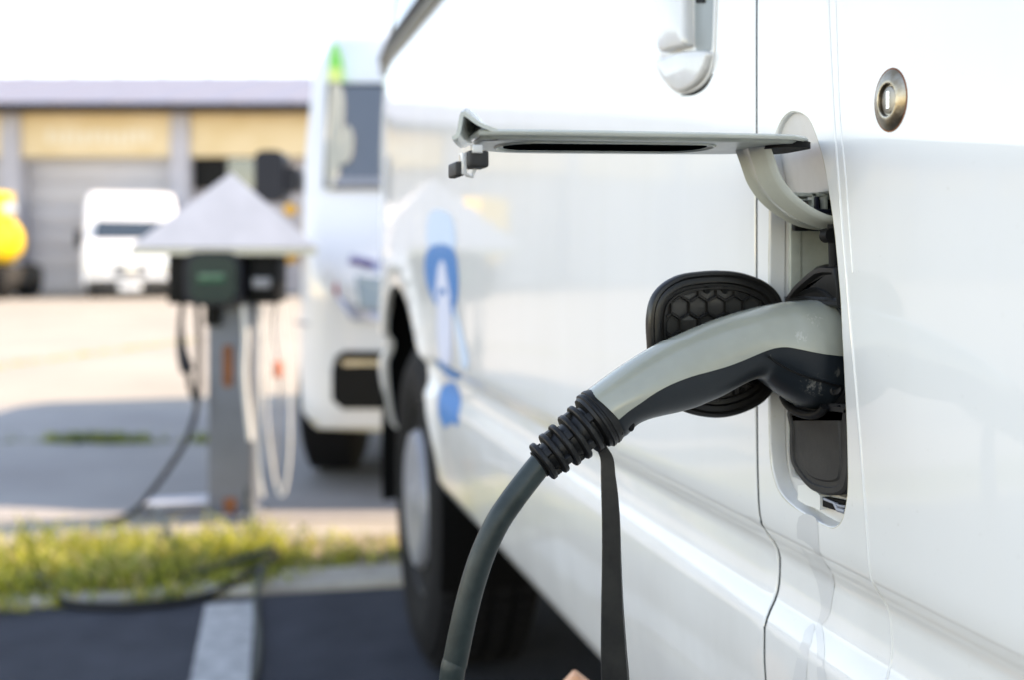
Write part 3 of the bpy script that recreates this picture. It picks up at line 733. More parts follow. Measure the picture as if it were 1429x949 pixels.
hloft('handle_grip', grip, M['paint'], [(.0015, 0), (.0060, .0001), (.0076, .0005), (.0088, .0011), (.0096, .0020), (.0101, .0031), (.0104, .0044)], n=3)
hloft('handle_pin', [(976, -10), (988, -10), (988, 4), (976, 4)], M['black'], [(.0016, 0), (.0030, .0002)], smooth=False)
mb = MB(); mb.tube([Vector((-.0001, a, b)) for a, b in [(p.x-hyc, p.y-hzb) for p in catmull([Vector((*on_side(*q), 0)) for q in ((951, 132.5), (968, 130), (984, 120), (995, 103))], 6)]], lambda t: .0011*math.sin(math.pi*min(.95, max(.08, t)))+.0002, 6); mb.build('handle_shadow', M['black'], hd, local=True)  # black arc painting the shadow under the boss

# decals on the door ------------------------------------------------
dec = empty('door_logo', (0, 0, 0)); dec.parent = van; dec.matrix_basis = van.matrix_basis.inverted() @ Matrix.Translation((.35, 1.65, .75))
def decal(name, pxs, m, lift, smooth=True, parent=None, cl=3):
    pl = [Vector((*on_side(*p), 0)) for p in pxs]
    if smooth: pl = catmull(pl, cl, True)
    pl = resample([(p.x, p.y) for p in pl], .015)
    P = np.array(pl); G = np.array([(y, z) for y in np.arange(P[:, 0].min(), P[:, 0].max(), .02) for z in np.arange(P[:, 1].min(), P[:, 1].max(), .01)])
    if len(G):
        G = G[inpoly(G, pl)]
        if len(G): G = G[dist_poly(G, pl) > .003]
    V = [Vector(p) for p in pl]+[Vector(p) for p in G]
    ov, oe, of, *_ = delaunay_2d_cdt(V, [(i, (i+1) % len(pl)) for i in range(len(pl))], [], 0, 1e-6)
    Q = np.array([tuple(v) for v in ov]); Fc = np.array([f for f in of if len(f) == 3]); Fc = Fc[inpoly(Q[Fc].mean(axis=1), pl)]
    X = g(Q[:, 0], Q[:, 1])-lift
    v3 = [(x, y, z) for x, (y, z) in zip(X, Q)]; N = gn(Q[:, 0], Q[:, 1]); N /= np.linalg.norm(N, axis=1)[:, None]
    fs = []
    for a, b, c in Fc:
        ar = (Q[b, 0]-Q[a, 0])*(Q[c, 1]-Q[a, 1])-(Q[c, 0]-Q[a, 0])*(Q[b, 1]-Q[a, 1]); fs.append((a, c, b) if ar > 0 else (a, b, c))
    me = bpy.data.meshes.new(name); me.from_pydata(v3, [], fs); me.update()
    for p in me.polygons: p.use_smooth = True
    me.normals_split_custom_set_from_vertices([tuple(a) for a in N])
    par = parent or dec
    if par is dec: me.transform(Matrix.Translation((-.35, -1.65, -.75)))
    else: me.transform(Matrix.Translation((-1.35, -.2, 0)))
    me.materials.append(m); o = bpy.data.objects.new(name, me); COL.objects.link(o); o.parent = par
    return o
decal('logo_streak', [(600, 296), (630, 300), (634, 352), (598, 348)], M['paleblue'], .0006)
decal('logo_drop', [(598, 346), (616, 340), (634, 348), (640, 380), (639, 415), (632, 440), (618, 436), (606, 420), (596, 395), (593, 368)], M['blue'], .0009)
decal('logo_letter', [(616, 362), (621, 366), (630, 418), (625, 418), (622, 402), (614, 401), (611, 416), (607, 413), (612, 372)], M['pale'], .0012, smooth=False)
decal('logo_stem', [(613, 412), (626, 414), (631, 440), (631, 500), (628, 518), (614, 500), (611, 440)], M['pale'], .0015)
decal('logo_swoosh', [(634, 425), (640, 440), (648, 470), (655, 500), (653, 514), (647, 516), (642, 490), (637, 460)], M['paleblue'], .0012)
decal('logo_foot', [(612, 503), (630, 515), (642, 522), (641, 530), (626, 526), (613, 512)], M['blue'], .0017)
decal('logo_emblem', [(618, 540), (632, 534), (641, 545), (642, 575), (639, 596), (630, 590), (622, 598), (613, 580), (613, 556)], M['blue'], .0009)
# dried film marks under the port
decal('film_mark', [(1115, 722), (1139, 724), (1143, 760), (1160, 800), (1162, 835), (1158, 858), (1150, 870), (1138, 880), (1146, 850), (1142, 820), (1130, 790), (1117, 765)], M['film'], .0002, parent=van)
decal('film_mark', [(1125, 880), (1138, 872), (1128, 915), (1122, 970), (1105, 970), (1116, 905)], M['film'], .0002, parent=van)
decal('film_mark', [(1140, 874), (1147, 872), (1152, 905), (1150, 930), (1158, 970), (1144, 970), (1141, 915)], M['film'], .0002, parent=van)

# ================================================================== OPEN VENT CAP with honeycomb (hinged part of the port)
hc = empty('port_cap', (.322, .62, .80)); hc.parent = van; hc.matrix_basis = van.matrix_basis.inverted() @ Matrix.Translation((.322, .622, .80))
CY = .584
cap_px = [(905, 470), (905, 440), (911, 415), (926, 396), (950, 383), (980, 378), (1010, 377), (1038, 381), (1064, 391), (1082, 405), (1092, 425), (1094, 460), (1092, 500), (1084, 535), (1066, 560), (1040, 575), (1010, 583), (980, 582), (950, 573), (925, 552), (910, 520)]
cap = [(p.x, p.z) for p in catmull([atY(*p, CY) for p in cap_px], 4, True)]
def cp(poly, y): return [Vector((a-.322, y-.622, b-.80)) for a, b in poly]
mb = MB(); mb.rings([cp(cap, CY+.004), cp(cap, CY-.001), cp(insc(cap, .0008), CY-.0022), cp(insc(cap, .0026), CY-.0026), cp(insc(cap, .0040), CY-.0012), cp(insc(cap, .0052), CY-.0018), cp(insc(cap, .0075), CY-.0018), cp(insc(cap, .0085), CY+.0008), cp(insc(cap, .0105), CY+.0010), cp(insc(cap, .0108), CY-.0006), cp(insc(cap, .0118), CY-.0006), cp(insc(cap, .0122), CY+.0014)])
mb.build('cap_body', M['cap_plastic'], hc, local=True)
inn = insc(cap, .0122); ccx, ccz = atY(998, 480, CY).x, atY(998, 480, CY).z
rh = .0074; hexes = []
for i in range(-5, 6):
    for j in range(-5, 6):
        cx_ = ccx+.001+(i+.5*(j % 2))*rh*math.sqrt(3); cz_ = ccz+.002+j*rh*1.5
        hexes.append((cx_, cz_))
mb = MB(); fl = MB(); done = set()
for (cx_, cz_) in hexes:
    vs = [(cx_+rh*math.sin(R(60*k)), cz_+rh*math.cos(R(60*k))) for k in range(6)]
    for k in range(6):
        a, b = Vector(vs[k]), Vector(vs[(k+1) % 6]); key = (round((a.x+b.x)*1e4), round((a.y+b.y)*1e4))
        if key in done: continue
        done.add(key)
        # clip to the inner outline
        n = 8; segp = [a+(b-a)*(t/n) for t in range(n+1)]
        ok = inpoly(np.array([tuple(p) for p in segp]), inn)
        idx = [i for i in range(n+1) if ok[i]]
        if len(idx) < 2: continue
        a, b = segp[idx[0]], segp[idx[-1]]; d = b-a; L = d.length
        c = (a+b)/2; ang = math.atan2(d.y, d.x)
        mb.box((c.x-.322, CY+.0002-.622, c.y-.80), (L, .0026, .0007), Matrix.Rotation(-ang, 3, 'Y'))
mb.build('honeycomb_ribs', M['cap_plastic'], hc, smooth=False, local=True)
M['cell'] = mat('cell_plastic', (.030, .028, .025), .24, spec=.5, bump=.2, bscale=500, bdist=.0002)
inn2 = insc(cap, .0128); cell_me = {}
for (cx_, cz_) in hexes:
    vs = [(cx_+rh*.84*math.sin(R(60*k)), cz_+rh*.84*math.cos(R(60*k))) for k in range(6)]
    ok = inpoly(np.array(vs), inn2)
    if not ok.any(): continue
    if not ok.all():                       # clip the hexagon to the rim
        c0 = np.array((ccx, ccz)); nv = []
        for v in vs:
            v = np.array(v)
            if not inpoly(v[None], inn2)[0]:
                for t in np.linspace(0, 1, 40):
                    q_ = v+(c0-v)*t
                    if inpoly(q_[None], inn2)[0]: v = q_; break
            nv.append(tuple(v))
        vs = nv
        if abs(sgn_area(vs)) < 2e-5: continue
    tilt = random.uniform(-.0003, .0003)
    mb = MB(); mb.rings([[Vector((a-.322, CY+.0016-.622, b-.80)) for a, b in vs], [Vector((a-.322, CY+.0010-.622+tilt*(1 if a > cx_ else -1), b-.80)) for a, b in [(cx_+(a-cx_)*.93, cz_+(b-cz_)*.93) for a, b in vs]]])
    mb.build('honeycomb_cell', M['cell'], hc, local=True, smooth=False)
for (px, py) in ((978, 413), (1023, 412), (1025, 547)):
    p = atY(px, py, CY); q = min(hexes, key=lambda h: (h[0]-p.x)**2+(h[1]-p.z)**2)
    mb = MB(); mb.lathe((q[0]-.322, CY+.0012-.622, q[1]-.80), (0, -1, 0), [(0, .0026), (.0010, .0023), (.0010, .0001)], 16)
    mb.build('moulding_dot', M['black'], hc, local=True)
mb = MB(); mb.tube([Vector((.345-.322, CY-.616, .002)), Vector((.356-.322, CY+.002-.62, .0)), Vector((.368-.322, CY-.0-.62, 0))], .008, 12, flat=.6); mb.build('cap_hinge', M['black_rubber'], hc, local=True)

# ================================================================== CHARGING CONNECTOR and its cable
gun = empty('charging_cable', (.30, .552, .80), 0, label='grey charging connector with black ribbed collar and cable, plugged into the van', cat='charging cable')
ST_ = [((1192, 422), (1192, 494), (1192, 556)), ((1172, 420), (1172, 494), (1172, 563)), ((1150, 419), (1150, 493.5), (1150, 569)), ((1132, 419), (1133, 492.5), (1130, 571)), ((1115, 420.5), (1118, 490.5), (1112, 566)), ((1098, 422), (1103, 487), (1096, 556)), ((1082, 424.5), (1088, 483), (1081, 546)), ((1066, 427.5), (1072, 480.5), (1068, 536)),
       ((1048, 432), (1055, 481.5), (1057, 529)), ((1030, 437), (1038, 487), (1043, 531)), ((1008, 444), (1018, 496), (1023, 541)), ((984, 453), (996, 505), (1002, 553)), ((958, 464), (974, 512), (982, 562)), ((930, 477), (950, 519), (962, 570)), ((902, 492.5), (925, 528), (940, 576)), ((876, 509), (902, 539), (918, 580.5)), ((853, 525), (880, 553), (899, 585.5)),
       ((834, 539), (860, 568), (884, 593)), ((820, 549), (845, 582), (872, 606))]
GW = [.0275, .0275, .0278, .028, .028, .0272, .0255, .0240, .0228, .0220, .0213, .0208, .0205, .0203, .0200, .0196, .0190, .0182, .0172]
YG = .552
def gsec(i, half, grow=0.0):
    T, Mi, B = [atY(*p, YG) for p in ST_[i]]; w_ = GW[i]+grow
    ctr = (T+B)/2
    up = (T-B)*.5; L = up.length; upn = up/L
    tm = max(-.9, min(.9, (Mi-ctr).dot(upn)/L))
    am = math.acos(tm)          # angle from top where the parting line sits
    out = []; N = 18
    ex = .86 if i < 6 else .92
    def P(a):
        c, s = math.cos(a), math.sin(a)
        return ctr+upn*((L+grow)*(abs(c)**ex)*(1 if c >= 0 else -1))+Vector((0, 1, 0))*(w_*(abs(s)**ex)*(1 if s >= 0 else -1))
    if half == 'top': rngs = [(-am+2*am*k/N) for k in range(N+1)]
    else: rngs = [(am+(2*math.pi-2*am)*k/N) for k in range(N+1)]
    return [P(a) for a in rngs]
def gun_mesh(half, grow):
    V = [[np.array(p) for p in gsec(i, half, grow)] for i in range(len(ST_))]
    # refine along length with catmull
    out = []
    for j in range(len(V[0])):
        col_ = catmull([Vector(V[i][j]) for i in range(len(V))], 3); out.append(col_)
    return [[out[j][i] for j in range(len(out))] for i in range(len(out[0]))]
lt = gun_mesh('top', .0006); nl = len(lt)
def scuffed(m, spots):
    """rub marks with a shape of their own at given places on the moulding"""
    t = m.node_tree; b = t.nodes['Principled BSDF']; tc = t.nodes.new('ShaderNodeTexCoord')
    src = b.inputs['Base Color'].links[0].from_socket
    n = t.nodes.new('ShaderNodeTexNoise'); n.inputs['Scale'].default_value = 420; n.inputs['Detail'].default_value = 6; n.inputs['Roughness'].default_value = .7
    mp = t.nodes.new('ShaderNodeMapping'); mp.inputs['Scale'].default_value = (1, 1, .45); mp.inputs['Rotation'].default_value = (0, .5, 0)
    t.links.new(tc.outputs['Object'], mp.inputs['Vector']); t.links.new(mp.outputs[0], n.inputs['Vector'])
    for (p, rad, colr) in spots:
        q = p-Vector((.30, .552, .80))
        d = t.nodes.new('ShaderNodeVectorMath'); d.operation = 'DISTANCE'; d.inputs[1].default_value = q; t.links.new(tc.outputs['Object'], d.inputs[0])
        mr = t.nodes.new('ShaderNodeMapRange'); mr.inputs['From Min'].default_value = 0; mr.inputs['From Max'].default_value = rad; mr.inputs['To Min'].default_value = .16; mr.inputs['To Max'].default_value = -.22
        t.links.new(d.outputs['Value'], mr.inputs['Value'])
        ad = t.nodes.new('ShaderNodeMath'); ad.operation = 'ADD'; t.links.new(mr.outputs[0], ad.inputs[0]); t.links.new(n.outputs['Fac'], ad.inputs[1])
        m2 = t.nodes.new('ShaderNodeMapRange'); m2.inputs['From Min'].default_value = .52; m2.inputs['From Max'].default_value = .66; m2.inputs['To Max'].default_value = .85
        t.links.new(ad.outputs[0], m2.inputs['Value'])
        mx = t.nodes.new('ShaderNodeMixRGB'); t.links.new(m2.outputs[0], mx.inputs['Fac']); t.links.new(src, mx.inputs[1]); mx.inputs[2].default_value = (*colr, 1); src = mx.outputs[0]
    t.links.new(src, b.inputs['Base Color']); return m
# stop the light shell a little before the collar, leave the lower grip lobe longer
mb = MB(); mb.rings(lt[:], closed=True); so1 = mb.build('shell', scuffed(M['shell'], [(atY(1140, 440, .527), .012, (.46, .45, .40)), (atY(1120, 470, .525), .009, (.44, .43, .38)), (atY(975, 467, .53), .0022, (.16, .16, .13)), (atY(1046, 470, .530), .004, (.47, .46, .42))]), gun, angle=50)
lb = gun_mesh('bottom', 0)
# heel lobe with rounded end
mb = MB()
last = lb[-1]; cen = sum(last, Vector())/len(last); axd = (cen-sum(lb[-4], Vector())/len(last)).normalized()
endr = [[cen+(p-cen)*k+axd*t for p in last] for k, t in ((.97, .0015), (.85, .0035), (.6, .0052), (.25, .006))]
mb.rings(lb+endr, closed=True); gm = scuffed(mat('dark_slate_plastic', (.0085, .012, .016), .34, col2=(.013, .018, .022), nscale=30, bump=.15, bscale=700, rvar=.05, bdist=.0002, spec=.4), [(atY(1138, 543, .526), .015, (.16, .16, .15)), (atY(1075, 497, .528), .0045, (.25, .25, .23)), (atY(1168, 520, .526), .006, (.10, .10, .09))]); mb.build('grip', gm, gun, angle=50)
# scuffs and screw recesses on the grip
def flatpatch(name, pxs, m, dy, parent):
    pts = [atY(px, py, YG-dy) for px, py in pxs]
    mb = MB(); mb.bm.faces.new([mb.bm.verts.new(p) for p in pts]); return mb.build(name, m, parent, smooth=False)
for (px, py, r_, sy) in ((880, 595, .0019, 1.6), (866, 604, .0010, 1.4)):
    c = atY(px, py, YG-.0125); mb = MB(); mb.lathe(c, (.1, -1, -.25), [(-.004, r_), (.0015, r_), (.0018, r_*.8), (.0018, .0001)], 20, sx=1, sy=sy); mb.build('screw_hole', M['black'], gun)
c = atY(1165, 543, YG-.0235); mb = MB(); mb.lathe(c, (-.1, -1, -.1), [(-.003, .0042), (.0012, .0040), (.0018, .0030), (.0012, .0020), (.0010, .0001)], 24); mb.build('lock_button', M['dull_plastic'], gun)
# lower trigger edge crease
mb = MB(); mb.tube(catmull([atY(1072, 498, YG-.0235), atY(1092, 512, YG-.0262), atY(1120, 525, YG-.0278), atY(1150, 534, YG-.0272), atY(1172, 540, YG-.027)], 5), .0007, 6); mb.build('moulding_line', M['black'], gun)
# collar: ribbed strain relief
A0 = atY(842, 580, YG); A1 = atY(756, 646, YG); ax = (A1-A0); LEN = ax.length; ax.normalize()
pr = [(0, .0172), (.002, .0178), (.0028, .0182), (.0045, .0183), (.0050, .0176), (.0058, .0176), (.0064, .0182), (.0080, .0182), (.0086, .0172), (.0105, .0165)]
t = .0105
rr_ = .0158
for k in range(5):
    ring_r = [.0160, .0150, .0141, .0133, .0122][k]; base_r = ring_r-.0042
    pr += [(t+.0012, base_r+.0006), (t+.0030, base_r), (t+.0036, ring_r-.0004), (t+.0042, ring_r), (t+.0062, ring_r), (t+.0068, ring_r-.0006), (t+.0074, base_r)]
    t += .0078
pr += [(t+.0006, .0086), (t+.0010, .0070)]
mb = MB(); mb.lathe(A0-ax*.002, ax, pr, 64, cap=(True, True)); mb.build('collar', M['black_rubber'], gun, angle=30)
# flex bridges between the rings (every second gap offset)
mb = MB(); t = .0105
N_ = Vector((0, 1, 0)); B_ = ax.cross(N_)
for k in range(5):
    ring_r = [.0160, .0150, .0141, .0133, .0122][k]
    for a in ((35, 155, 275) if k % 2 else (95, 215, 335)):
        a_ = R(a); dr = N_*math.cos(a_)+B_*math.sin(a_)
        rot = Matrix((ax, ax.cross(dr).normalized(), dr)).transposed()
        mb.box(A0-ax*.002+ax*(t+.0018)+dr*(ring_r-.0028), (.0040, .0050, .0040), rot, bev=.0004)
    t += .0078
mb.build('collar_bridges', M['black_rubber'], gun)
# cable
cpx = [(757, 645), (742, 663), (716, 697), (694, 730), (676, 768), (663, 805), (652, 845), (643, 885), (635, 925), (629, 960)]
cpts = [atY(px, py, YG+.0004*i) for i, (px, py) in enumerate(cpx)]
e = cpts[-1]
cpts += [Vector((e.x-.010, e.y+.01, .50)), Vector((e.x-.015, e.y+.02, .36)), Vector((e.x-.018, e.y+.05, .20)), Vector((e.x-.03, e.y+.12, .06)), Vector((e.x-.06, e.y+.25, .009)), Vector((e.x-.15, e.y+.42, .009))]
# along the ground towards the charging post, edge of the painted line
tail = [W(-.42, 1.45, .009), W(-.50, 1.80, .009), W(-.522, 2.02, .009), W(-.56, 2.2, .009), W(-.63, 2.45, .010), W(-.66, 2.62, .035), W(-.68, 2.75, .02), W(-.78, 2.98, .02), W(-.86, 3.24, .03), W(-.88, 3.30, .12), W(-.885, 3.31, .5), W(-.89, 3.30, .62)]
mb = MB(); mb.tube(catmull(cpts+tail, 8), .0072, 20); mb.build('cable', M['cable'], gun)
# strap (tether) hanging from the collar
sx = [(835, 612, 16), (838, 622, 17), (848, 640, 18), (850, 665, 20), (852, 690, 23), (854, 730, 25), (855, 790, 27), (856, 850, 31), (858, 910, 36), (860, 960, 40), (861, 1060, 46)]
mb = MB(); lps = []
for i, (px, py, ww) in enumerate(sx):
    Y = YG-.002-.0006*i
    a, b = atY(px-ww*.5, py, Y), atY(px+ww*.5, py, Y)
    u = b-a; th = Vector((0, .0013, 0)); u2 = u*.06
    lps.append([a, a+u*.80+Vector((0, -.0010, 0)), a+u*.88+Vector((0, -.0012, 0)), b+Vector((0, .001, 0)), b+Vector((0, .003, 0)), a+u*.8+th*1.5, a+th*1.5])
lps2 = [[Vector() for _ in range(7)]]
cols_ = [catmull([lps[i][j] for i in range(len(lps))], 4) for j in range(7)]
mb.rings([[cols_[j][i] for j in range(7)] for i in range(len(cols_[0]))]); mb.build('strap', mat('strap_rubber', (.012, .012, .012), .42, spec=.35, col2=(.024, .024, .022), nscale=55, bump=.2, bscale=400, rvar=.08, bdist=.0003), gun, angle=25)

# ================================================================== peach stake
st = empty('wooden_stake', atD(806, 930, .80)*1); st.location.z = 0
tp = atD(803, 932, .80); base = Vector((st.location.x, st.location.y, 0))
ax_r = Vector((CT, -ST, 0)); nf = Vector((ST, CT, 0))
def stp(px, py, d): return atD(px, py, .80)+nf*d
setp(st, label='peach coloured stake with an angled tip at the bottom edge beside the black strap', cat='stake')
wdg = [(803, 943), (834, 968), (834, 1100), (776, 1100), (776, 972)]
pl = [stp(px, py, 0) for px, py in wdg]; pl[2].z = pl[3].z = 0.0
mb = MB(); mb.rings([[p+nf*0 for p in pl], [p+nf*.014 for p in pl]])
bmesh.ops.bevel(mb.bm, geom=mb.bm.edges[:], offset=.0012, segments=2, affect='EDGES')
mb.build('stake_body', M['peach'], st, smooth=False)

# ================================================================== CHARGING POST
PD = 3.34
cpo = empty('charging_post', W(-.934, PD, 0), -TH, label='grey charging post under a pale pointed canopy, standing in the grass verge', cat='charging post')
def pb(name, px0, py0, px1, py1, y0, y1, m, bev=.004, parent=cpo, dep=PD, **k):
    """box in the post's own axes: x lateral, y depth"""
    (l0, z0), (l1, z1) = LD(px0, py0, dep), LD(px1, py1, dep)
    mb = MB(); mb.b2(l0+.934, l1+.934, y0, y1, z1, z0, bev); return mb.build(name, m, parent, local=True, **k)
pb('post_column', 296, 352, 356, 728, -.05, .05, M['post'], .006)
pb('post_flange', 292, 712, 361, 726, -.09, .09, M['post'], .003)
(_, ze) = LD(0, 345, PD); (_, za) = LD(0, 240, PD); (la, _) = LD(182, 0, PD-.14); (lb_, _) = LD(444, 0, PD-.14); (lt_, _) = LD(323, 0, PD)
la += .934; lb_ += .934; lt_ += .934
for i, (a, b) in enumerate((((la, -.15), (lb_, -.15)), ((lb_, -.15), (lb_-.07, .17)), ((lb_-.07, .17), (la+.02, .17)), ((la+.02, .17), (la, -.15)))):
    mb = MB(); A_, B_, C_ = Vector((*a, ze)), Vector((*b, ze)), Vector((lt_, 0, za)); n_ = (B_-A_).cross(C_-A_).normalized()*.006
    mb.rings([[A_, B_, C_], [A_-n_, B_-n_, C_-n_]]); mb.build('canopy_panel', M['canopy'], cpo, smooth=False, local=True)
mb = MB(); mb.rings([[Vector((la+.003, -.147, z)), Vector((lb_-.003, -.147, z)), Vector((lb_-.073, .167, z)), Vector((la+.02, .167, z))] for z in (ze-.024, ze-.003)]); mb.build('canopy_rim', M['cream'], cpo, local=True)
(sl, sz) = LD(315, 387, PD)
mb = MB(); mb.prism(rrect(sl+.934, sz, .185, .175, .045, 6), lambda u, v, d: Vector((u, d, v)), -.15, -.03); mb.build('charger_housing', M['navy'], cpo, local=True)
mb = MB(); mb.prism(rrect(sl+.934+.005, sz, .150, .145, .040, 6), lambda u, v, d: Vector((u, d, v)), -.162, -.151); mb.build('charger_face', M['teal'], cpo, local=True)
mb = MB(); mb.b2(sl+.934-.04, sl+.934+.045, -.166, -.163, sz-.012, sz+.018, .001); mb.build('display', M['green_lcd'], cpo, local=True)
pb('socket_box', 247, 354, 284, 422, -.10, .04, M['black'], .012)
pb('socket_box', 354, 354, 397, 421, -.10, .04, M['black'], .012)
pb('socket_lid', 364, 386, 388, 400, -.113, -.1005, M['hub'], .003)
pb('socket_bracket', 246, 346, 400, 356, -.03, .02, M['cream'], .002)
pb('cable_hook', 295, 424, 315, 452, -.075, -.052, M['black'], .004)
# rust marks
for (x0, y0, x1, y1) in ((317, 480, 331, 538), (318, 690, 336, 724)):
    (l0_, z0_), (l1_, z1_) = LD(x0, y0, PD), LD(x1, y1, PD)
    pl = rrect((l0_+l1_)/2+.934, (z0_+z1_)/2, abs(l1_-l0_), abs(z1_-z0_), .012, 4)
    mb = MB(); mb.prism(pl, lambda u, v, d: Vector((u, d, v)), -.0525, -.0505); mb.build('rust_patch', M['rust'], cpo, local=True, smooth=False)
# hanging cables round the post: each a thing of its own
def hang(name, pxs, r, m, dep, **k):
    P = catmull([atD(px, py, dep if isinstance(dep, (int, float)) else dep[i]) for i, (px, py) in enumerate(pxs)], 6)
    mb = MB(); mb.tube(P, r, 10); return mb.build(name, m, None, **k)
GRP = 'cables hanging from the charging post'
hang('hanging_cable', [(340, 424), (343, 470), (341, 520), (345, 570), (350, 615)], .0100, M['white_cable'], 3.24, label='short thick white cable end hanging down the front of the grey post', cat='cable', group=GRP)
hang('hanging_cable', [(362, 418), (364, 470), (364, 540), (360, 600), (362, 660), (366, 694)], .0062, M['white_cable'], 3.3, label='straight white cable just right of the grey post', cat='cable', group=GRP)
hang('hanging_cable', [(378, 418), (374, 460), (371, 520), (374, 600), (384, 670), (394, 692), (402, 660), (405, 600), (404, 540), (396, 470), (392, 418)], .0046, M['white_cable'], 3.32, label='long white cable looped low beneath the right socket box', cat='cable', group=GRP)
hang('hanging_cable', [(386, 418), (382, 460), (388, 505), (392, 540), (386, 600), (384, 655)], .0042, mat('grey_sheath', (.25, .25, .26), .5), 3.30, label='thin grey cable between the white loops right of the post', cat='cable', group=GRP)
o = hang('hanging_connector', [(256, 418), (252, 450), (254, 490), (262, 520)], lambda t: .009+.017*max(0, t-.35)/.65*(1 if t < .93 else .8), M['navy'], 3.28, label='dark blue charging connector hanging on the left of the post', cat='connector')
hang('drooping_cable', [(274, 418), (277, 450), (278, 500), (276, 560), (262, 610), (235, 655), (205, 695), (184, 716), (150, 730)], .0095, M['black_rubber'], [3.3, 3.3, 3.3, 3.25, 3.2, 3.2, 3.3, 3.34, 3.2], label='black cable drooping from the post to the ground on the left', cat='cable')
hang('handle_loop', [(262, 520), (268, 548), (276, 560)], .010, M['black_rubber'], 3.26, label='short black joint below the hanging blue connector', cat='cable')
# orange tag on the looped cable
p = atD(388, 516, 3.27); mb = MB(); mb.box(p, (.030, .02, .055), Matrix.Rotation(-TH, 3, 'Z'), bev=.006); mb.build('cable_clip', M['orange'], None, label='small orange clip on the cables right of the post', cat='clip')
# cables lying on the ground
def lay(name, pts, r, m, **k):
    P = catmull([W(a, b, c) for a, b, c in pts], 8); mb = MB(); mb.tube(P, r, 10); return mb.build(name, m, None, **k)
lay('ground_cable', [(-.64, 2.72, .045), (-.68, 2.62, .03), (-.76, 2.50, .010), (-.86, 2.44, .008), (-1.0, 2.42, .008), (-1.12, 2.46, .010), (-1.22, 2.56, .04)], .009, M['black_rubber'], label='black cable lying across the asphalt in front of the kerb', cat='cable')
lay('ground_cable', [(-.66, 2.76, .05), (-.74, 2.66, .045), (-.82, 2.62, .03), (-.93, 2.58, .03), (-1.02, 2.55, .03)], .008, M['cable'], label='short black cable curled over the kerb stone', cat='cable')
lay('ground_cable', [(-1.16, 3.18, .06), (-1.10, 3.06, .08), (-1.03, 2.94, .08), (-.98, 2.84, .07), (-.93, 2.76, .04)], .008, M['cable'], label='grey cable end slanting through the grass left of the post', cat='cable')
# pale board lying behind the post
mb = MB(); c = W(-1.12, 3.42, .015); mb.box(c, (.30, .10, .02), Matrix.Rotation(-TH+.25, 3, 'Z'), bev=.002); mb.build('board', M['canopy'], None, label='pale flat board lying on the ground left of the post foot', cat='board')

# ================================================================== SECOND VEHICLE, facing us
VD = 3.62
mv = empty('parked_minivan', W(.05, VD, 0), -TH, label='white high-roofed vehicle facing us behind the charging van', cat='van')
OX = .05
def VL(px, py, d=0): l, z = LD(px, py, VD+d); return (l-OX, z)
def vm(mb, name, m, parent=mv, sm=True, **k): return mb.build(name, m, parent, local=True, smooth=sm, **k)
# half outline of the front silhouette at several depths; body lofted from front to back (x lateral, y depth)
def bsec(y, hwid, zb, zt_, tum, hood=None):
    """cross section: rounded box narrowing upwards"""
    pts = []
    zs_ = np.linspace(zb, zt_, 14)
    R_ = []
    for z in zs_:
        t = (z-zb)/(zt_-zb); wv = hwid-tum*max(0, t-.35)**1.4
        e = .07
        if t > 1-e: wv -= .06*((t-(1-e))/e)**2.2
        if t < .10: wv -= .05*((.10-t)/.10)**2
        R_.append((wv, z))
    left = [Vector((-a, y, b)) for a, b in R_]; right = [Vector((a, y, b)) for a, b in R_]
    return left+right[::-1]
hwv = abs(VL(408, 0)[0])      # half width at the bumper
secs = [bsec(-.06, hwv-.34, .36, .64, .02), bsec(-.05, hwv-.24, .30, .72, .03), bsec(-.02, hwv-.13, .24, .79, .03), bsec(.03, hwv-.06, .23, .86, .03), bsec(.09, hwv-.015, .22, 1.00, .03), bsec(.15, hwv+.005, .22, 1.13, .04)]
secs += [bsec(.18, hwv+.01, .22, 1.30, .04), bsec(.26, hwv+.01, .22, 1.55, .05), bsec(.33, hwv+.01, .22, 1.72, .05), bsec(.46, hwv+.01, .22, 1.80, .05), bsec(.9, hwv+.01, .22, 1.82, .05), bsec(2.66, hwv+.01, .24, 1.82, .05), bsec(2.78, hwv-.03, .3, 1.78, .06)]
mb = MB(); mb.rings(secs); vm(mb, 'body', M['paint2'])
def front_y(z):   # nose depth at height z
    tab = [(.22, 0.0), (.24, -.02), (.30, -.05), (.36, -.06), (.64, -.06), (.72, -.05), (.79, -.02), (.86, .03), (1.00, .09), (1.13, .15), (1.30, .18), (1.55, .26), (1.72, .33), (1.80, .46)]
    for (a, b), (c, d) in zip(tab, tab[1:]):
        if z <= c: return b+(d-b)*max(0, (z-a))/(c-a)
    return .46
def fpatch(name, pxs, m, lift, smooth=0, thick=.012, **k):
    pts = [Vector((*VL(px, py, .22 if py < 330 else .02), 0)) for px, py in pxs]
    if smooth: pts = catmull(pts, smooth, True)
    def fy(p):     # nose depth including the rounding towards the corner
        e = max(0, -p.x-(hwv-.34))/.34; return front_y(p.y)+(.13*e*e if p.y < 1.1 else -.012*e*e)
    mb = MB(); mb.rings([[Vector((p.x, fy(p)-lift+thick, p.y)) for p in pts], [Vector((p.x, fy(p)-lift, p.y)) for p in pts]]); return vm(mb, name, m, sm=False, **k)
fpatch('windscreen_frame', [(456, 114), (640, 114), (650, 264), (458, 264)], M['black'], .016)
fpatch('windscreen', [(460, 119), (636, 119), (646, 257), (462, 257)], mat('grey_screen_glass', (.10, .12, .145), .05, coat=1), .022)
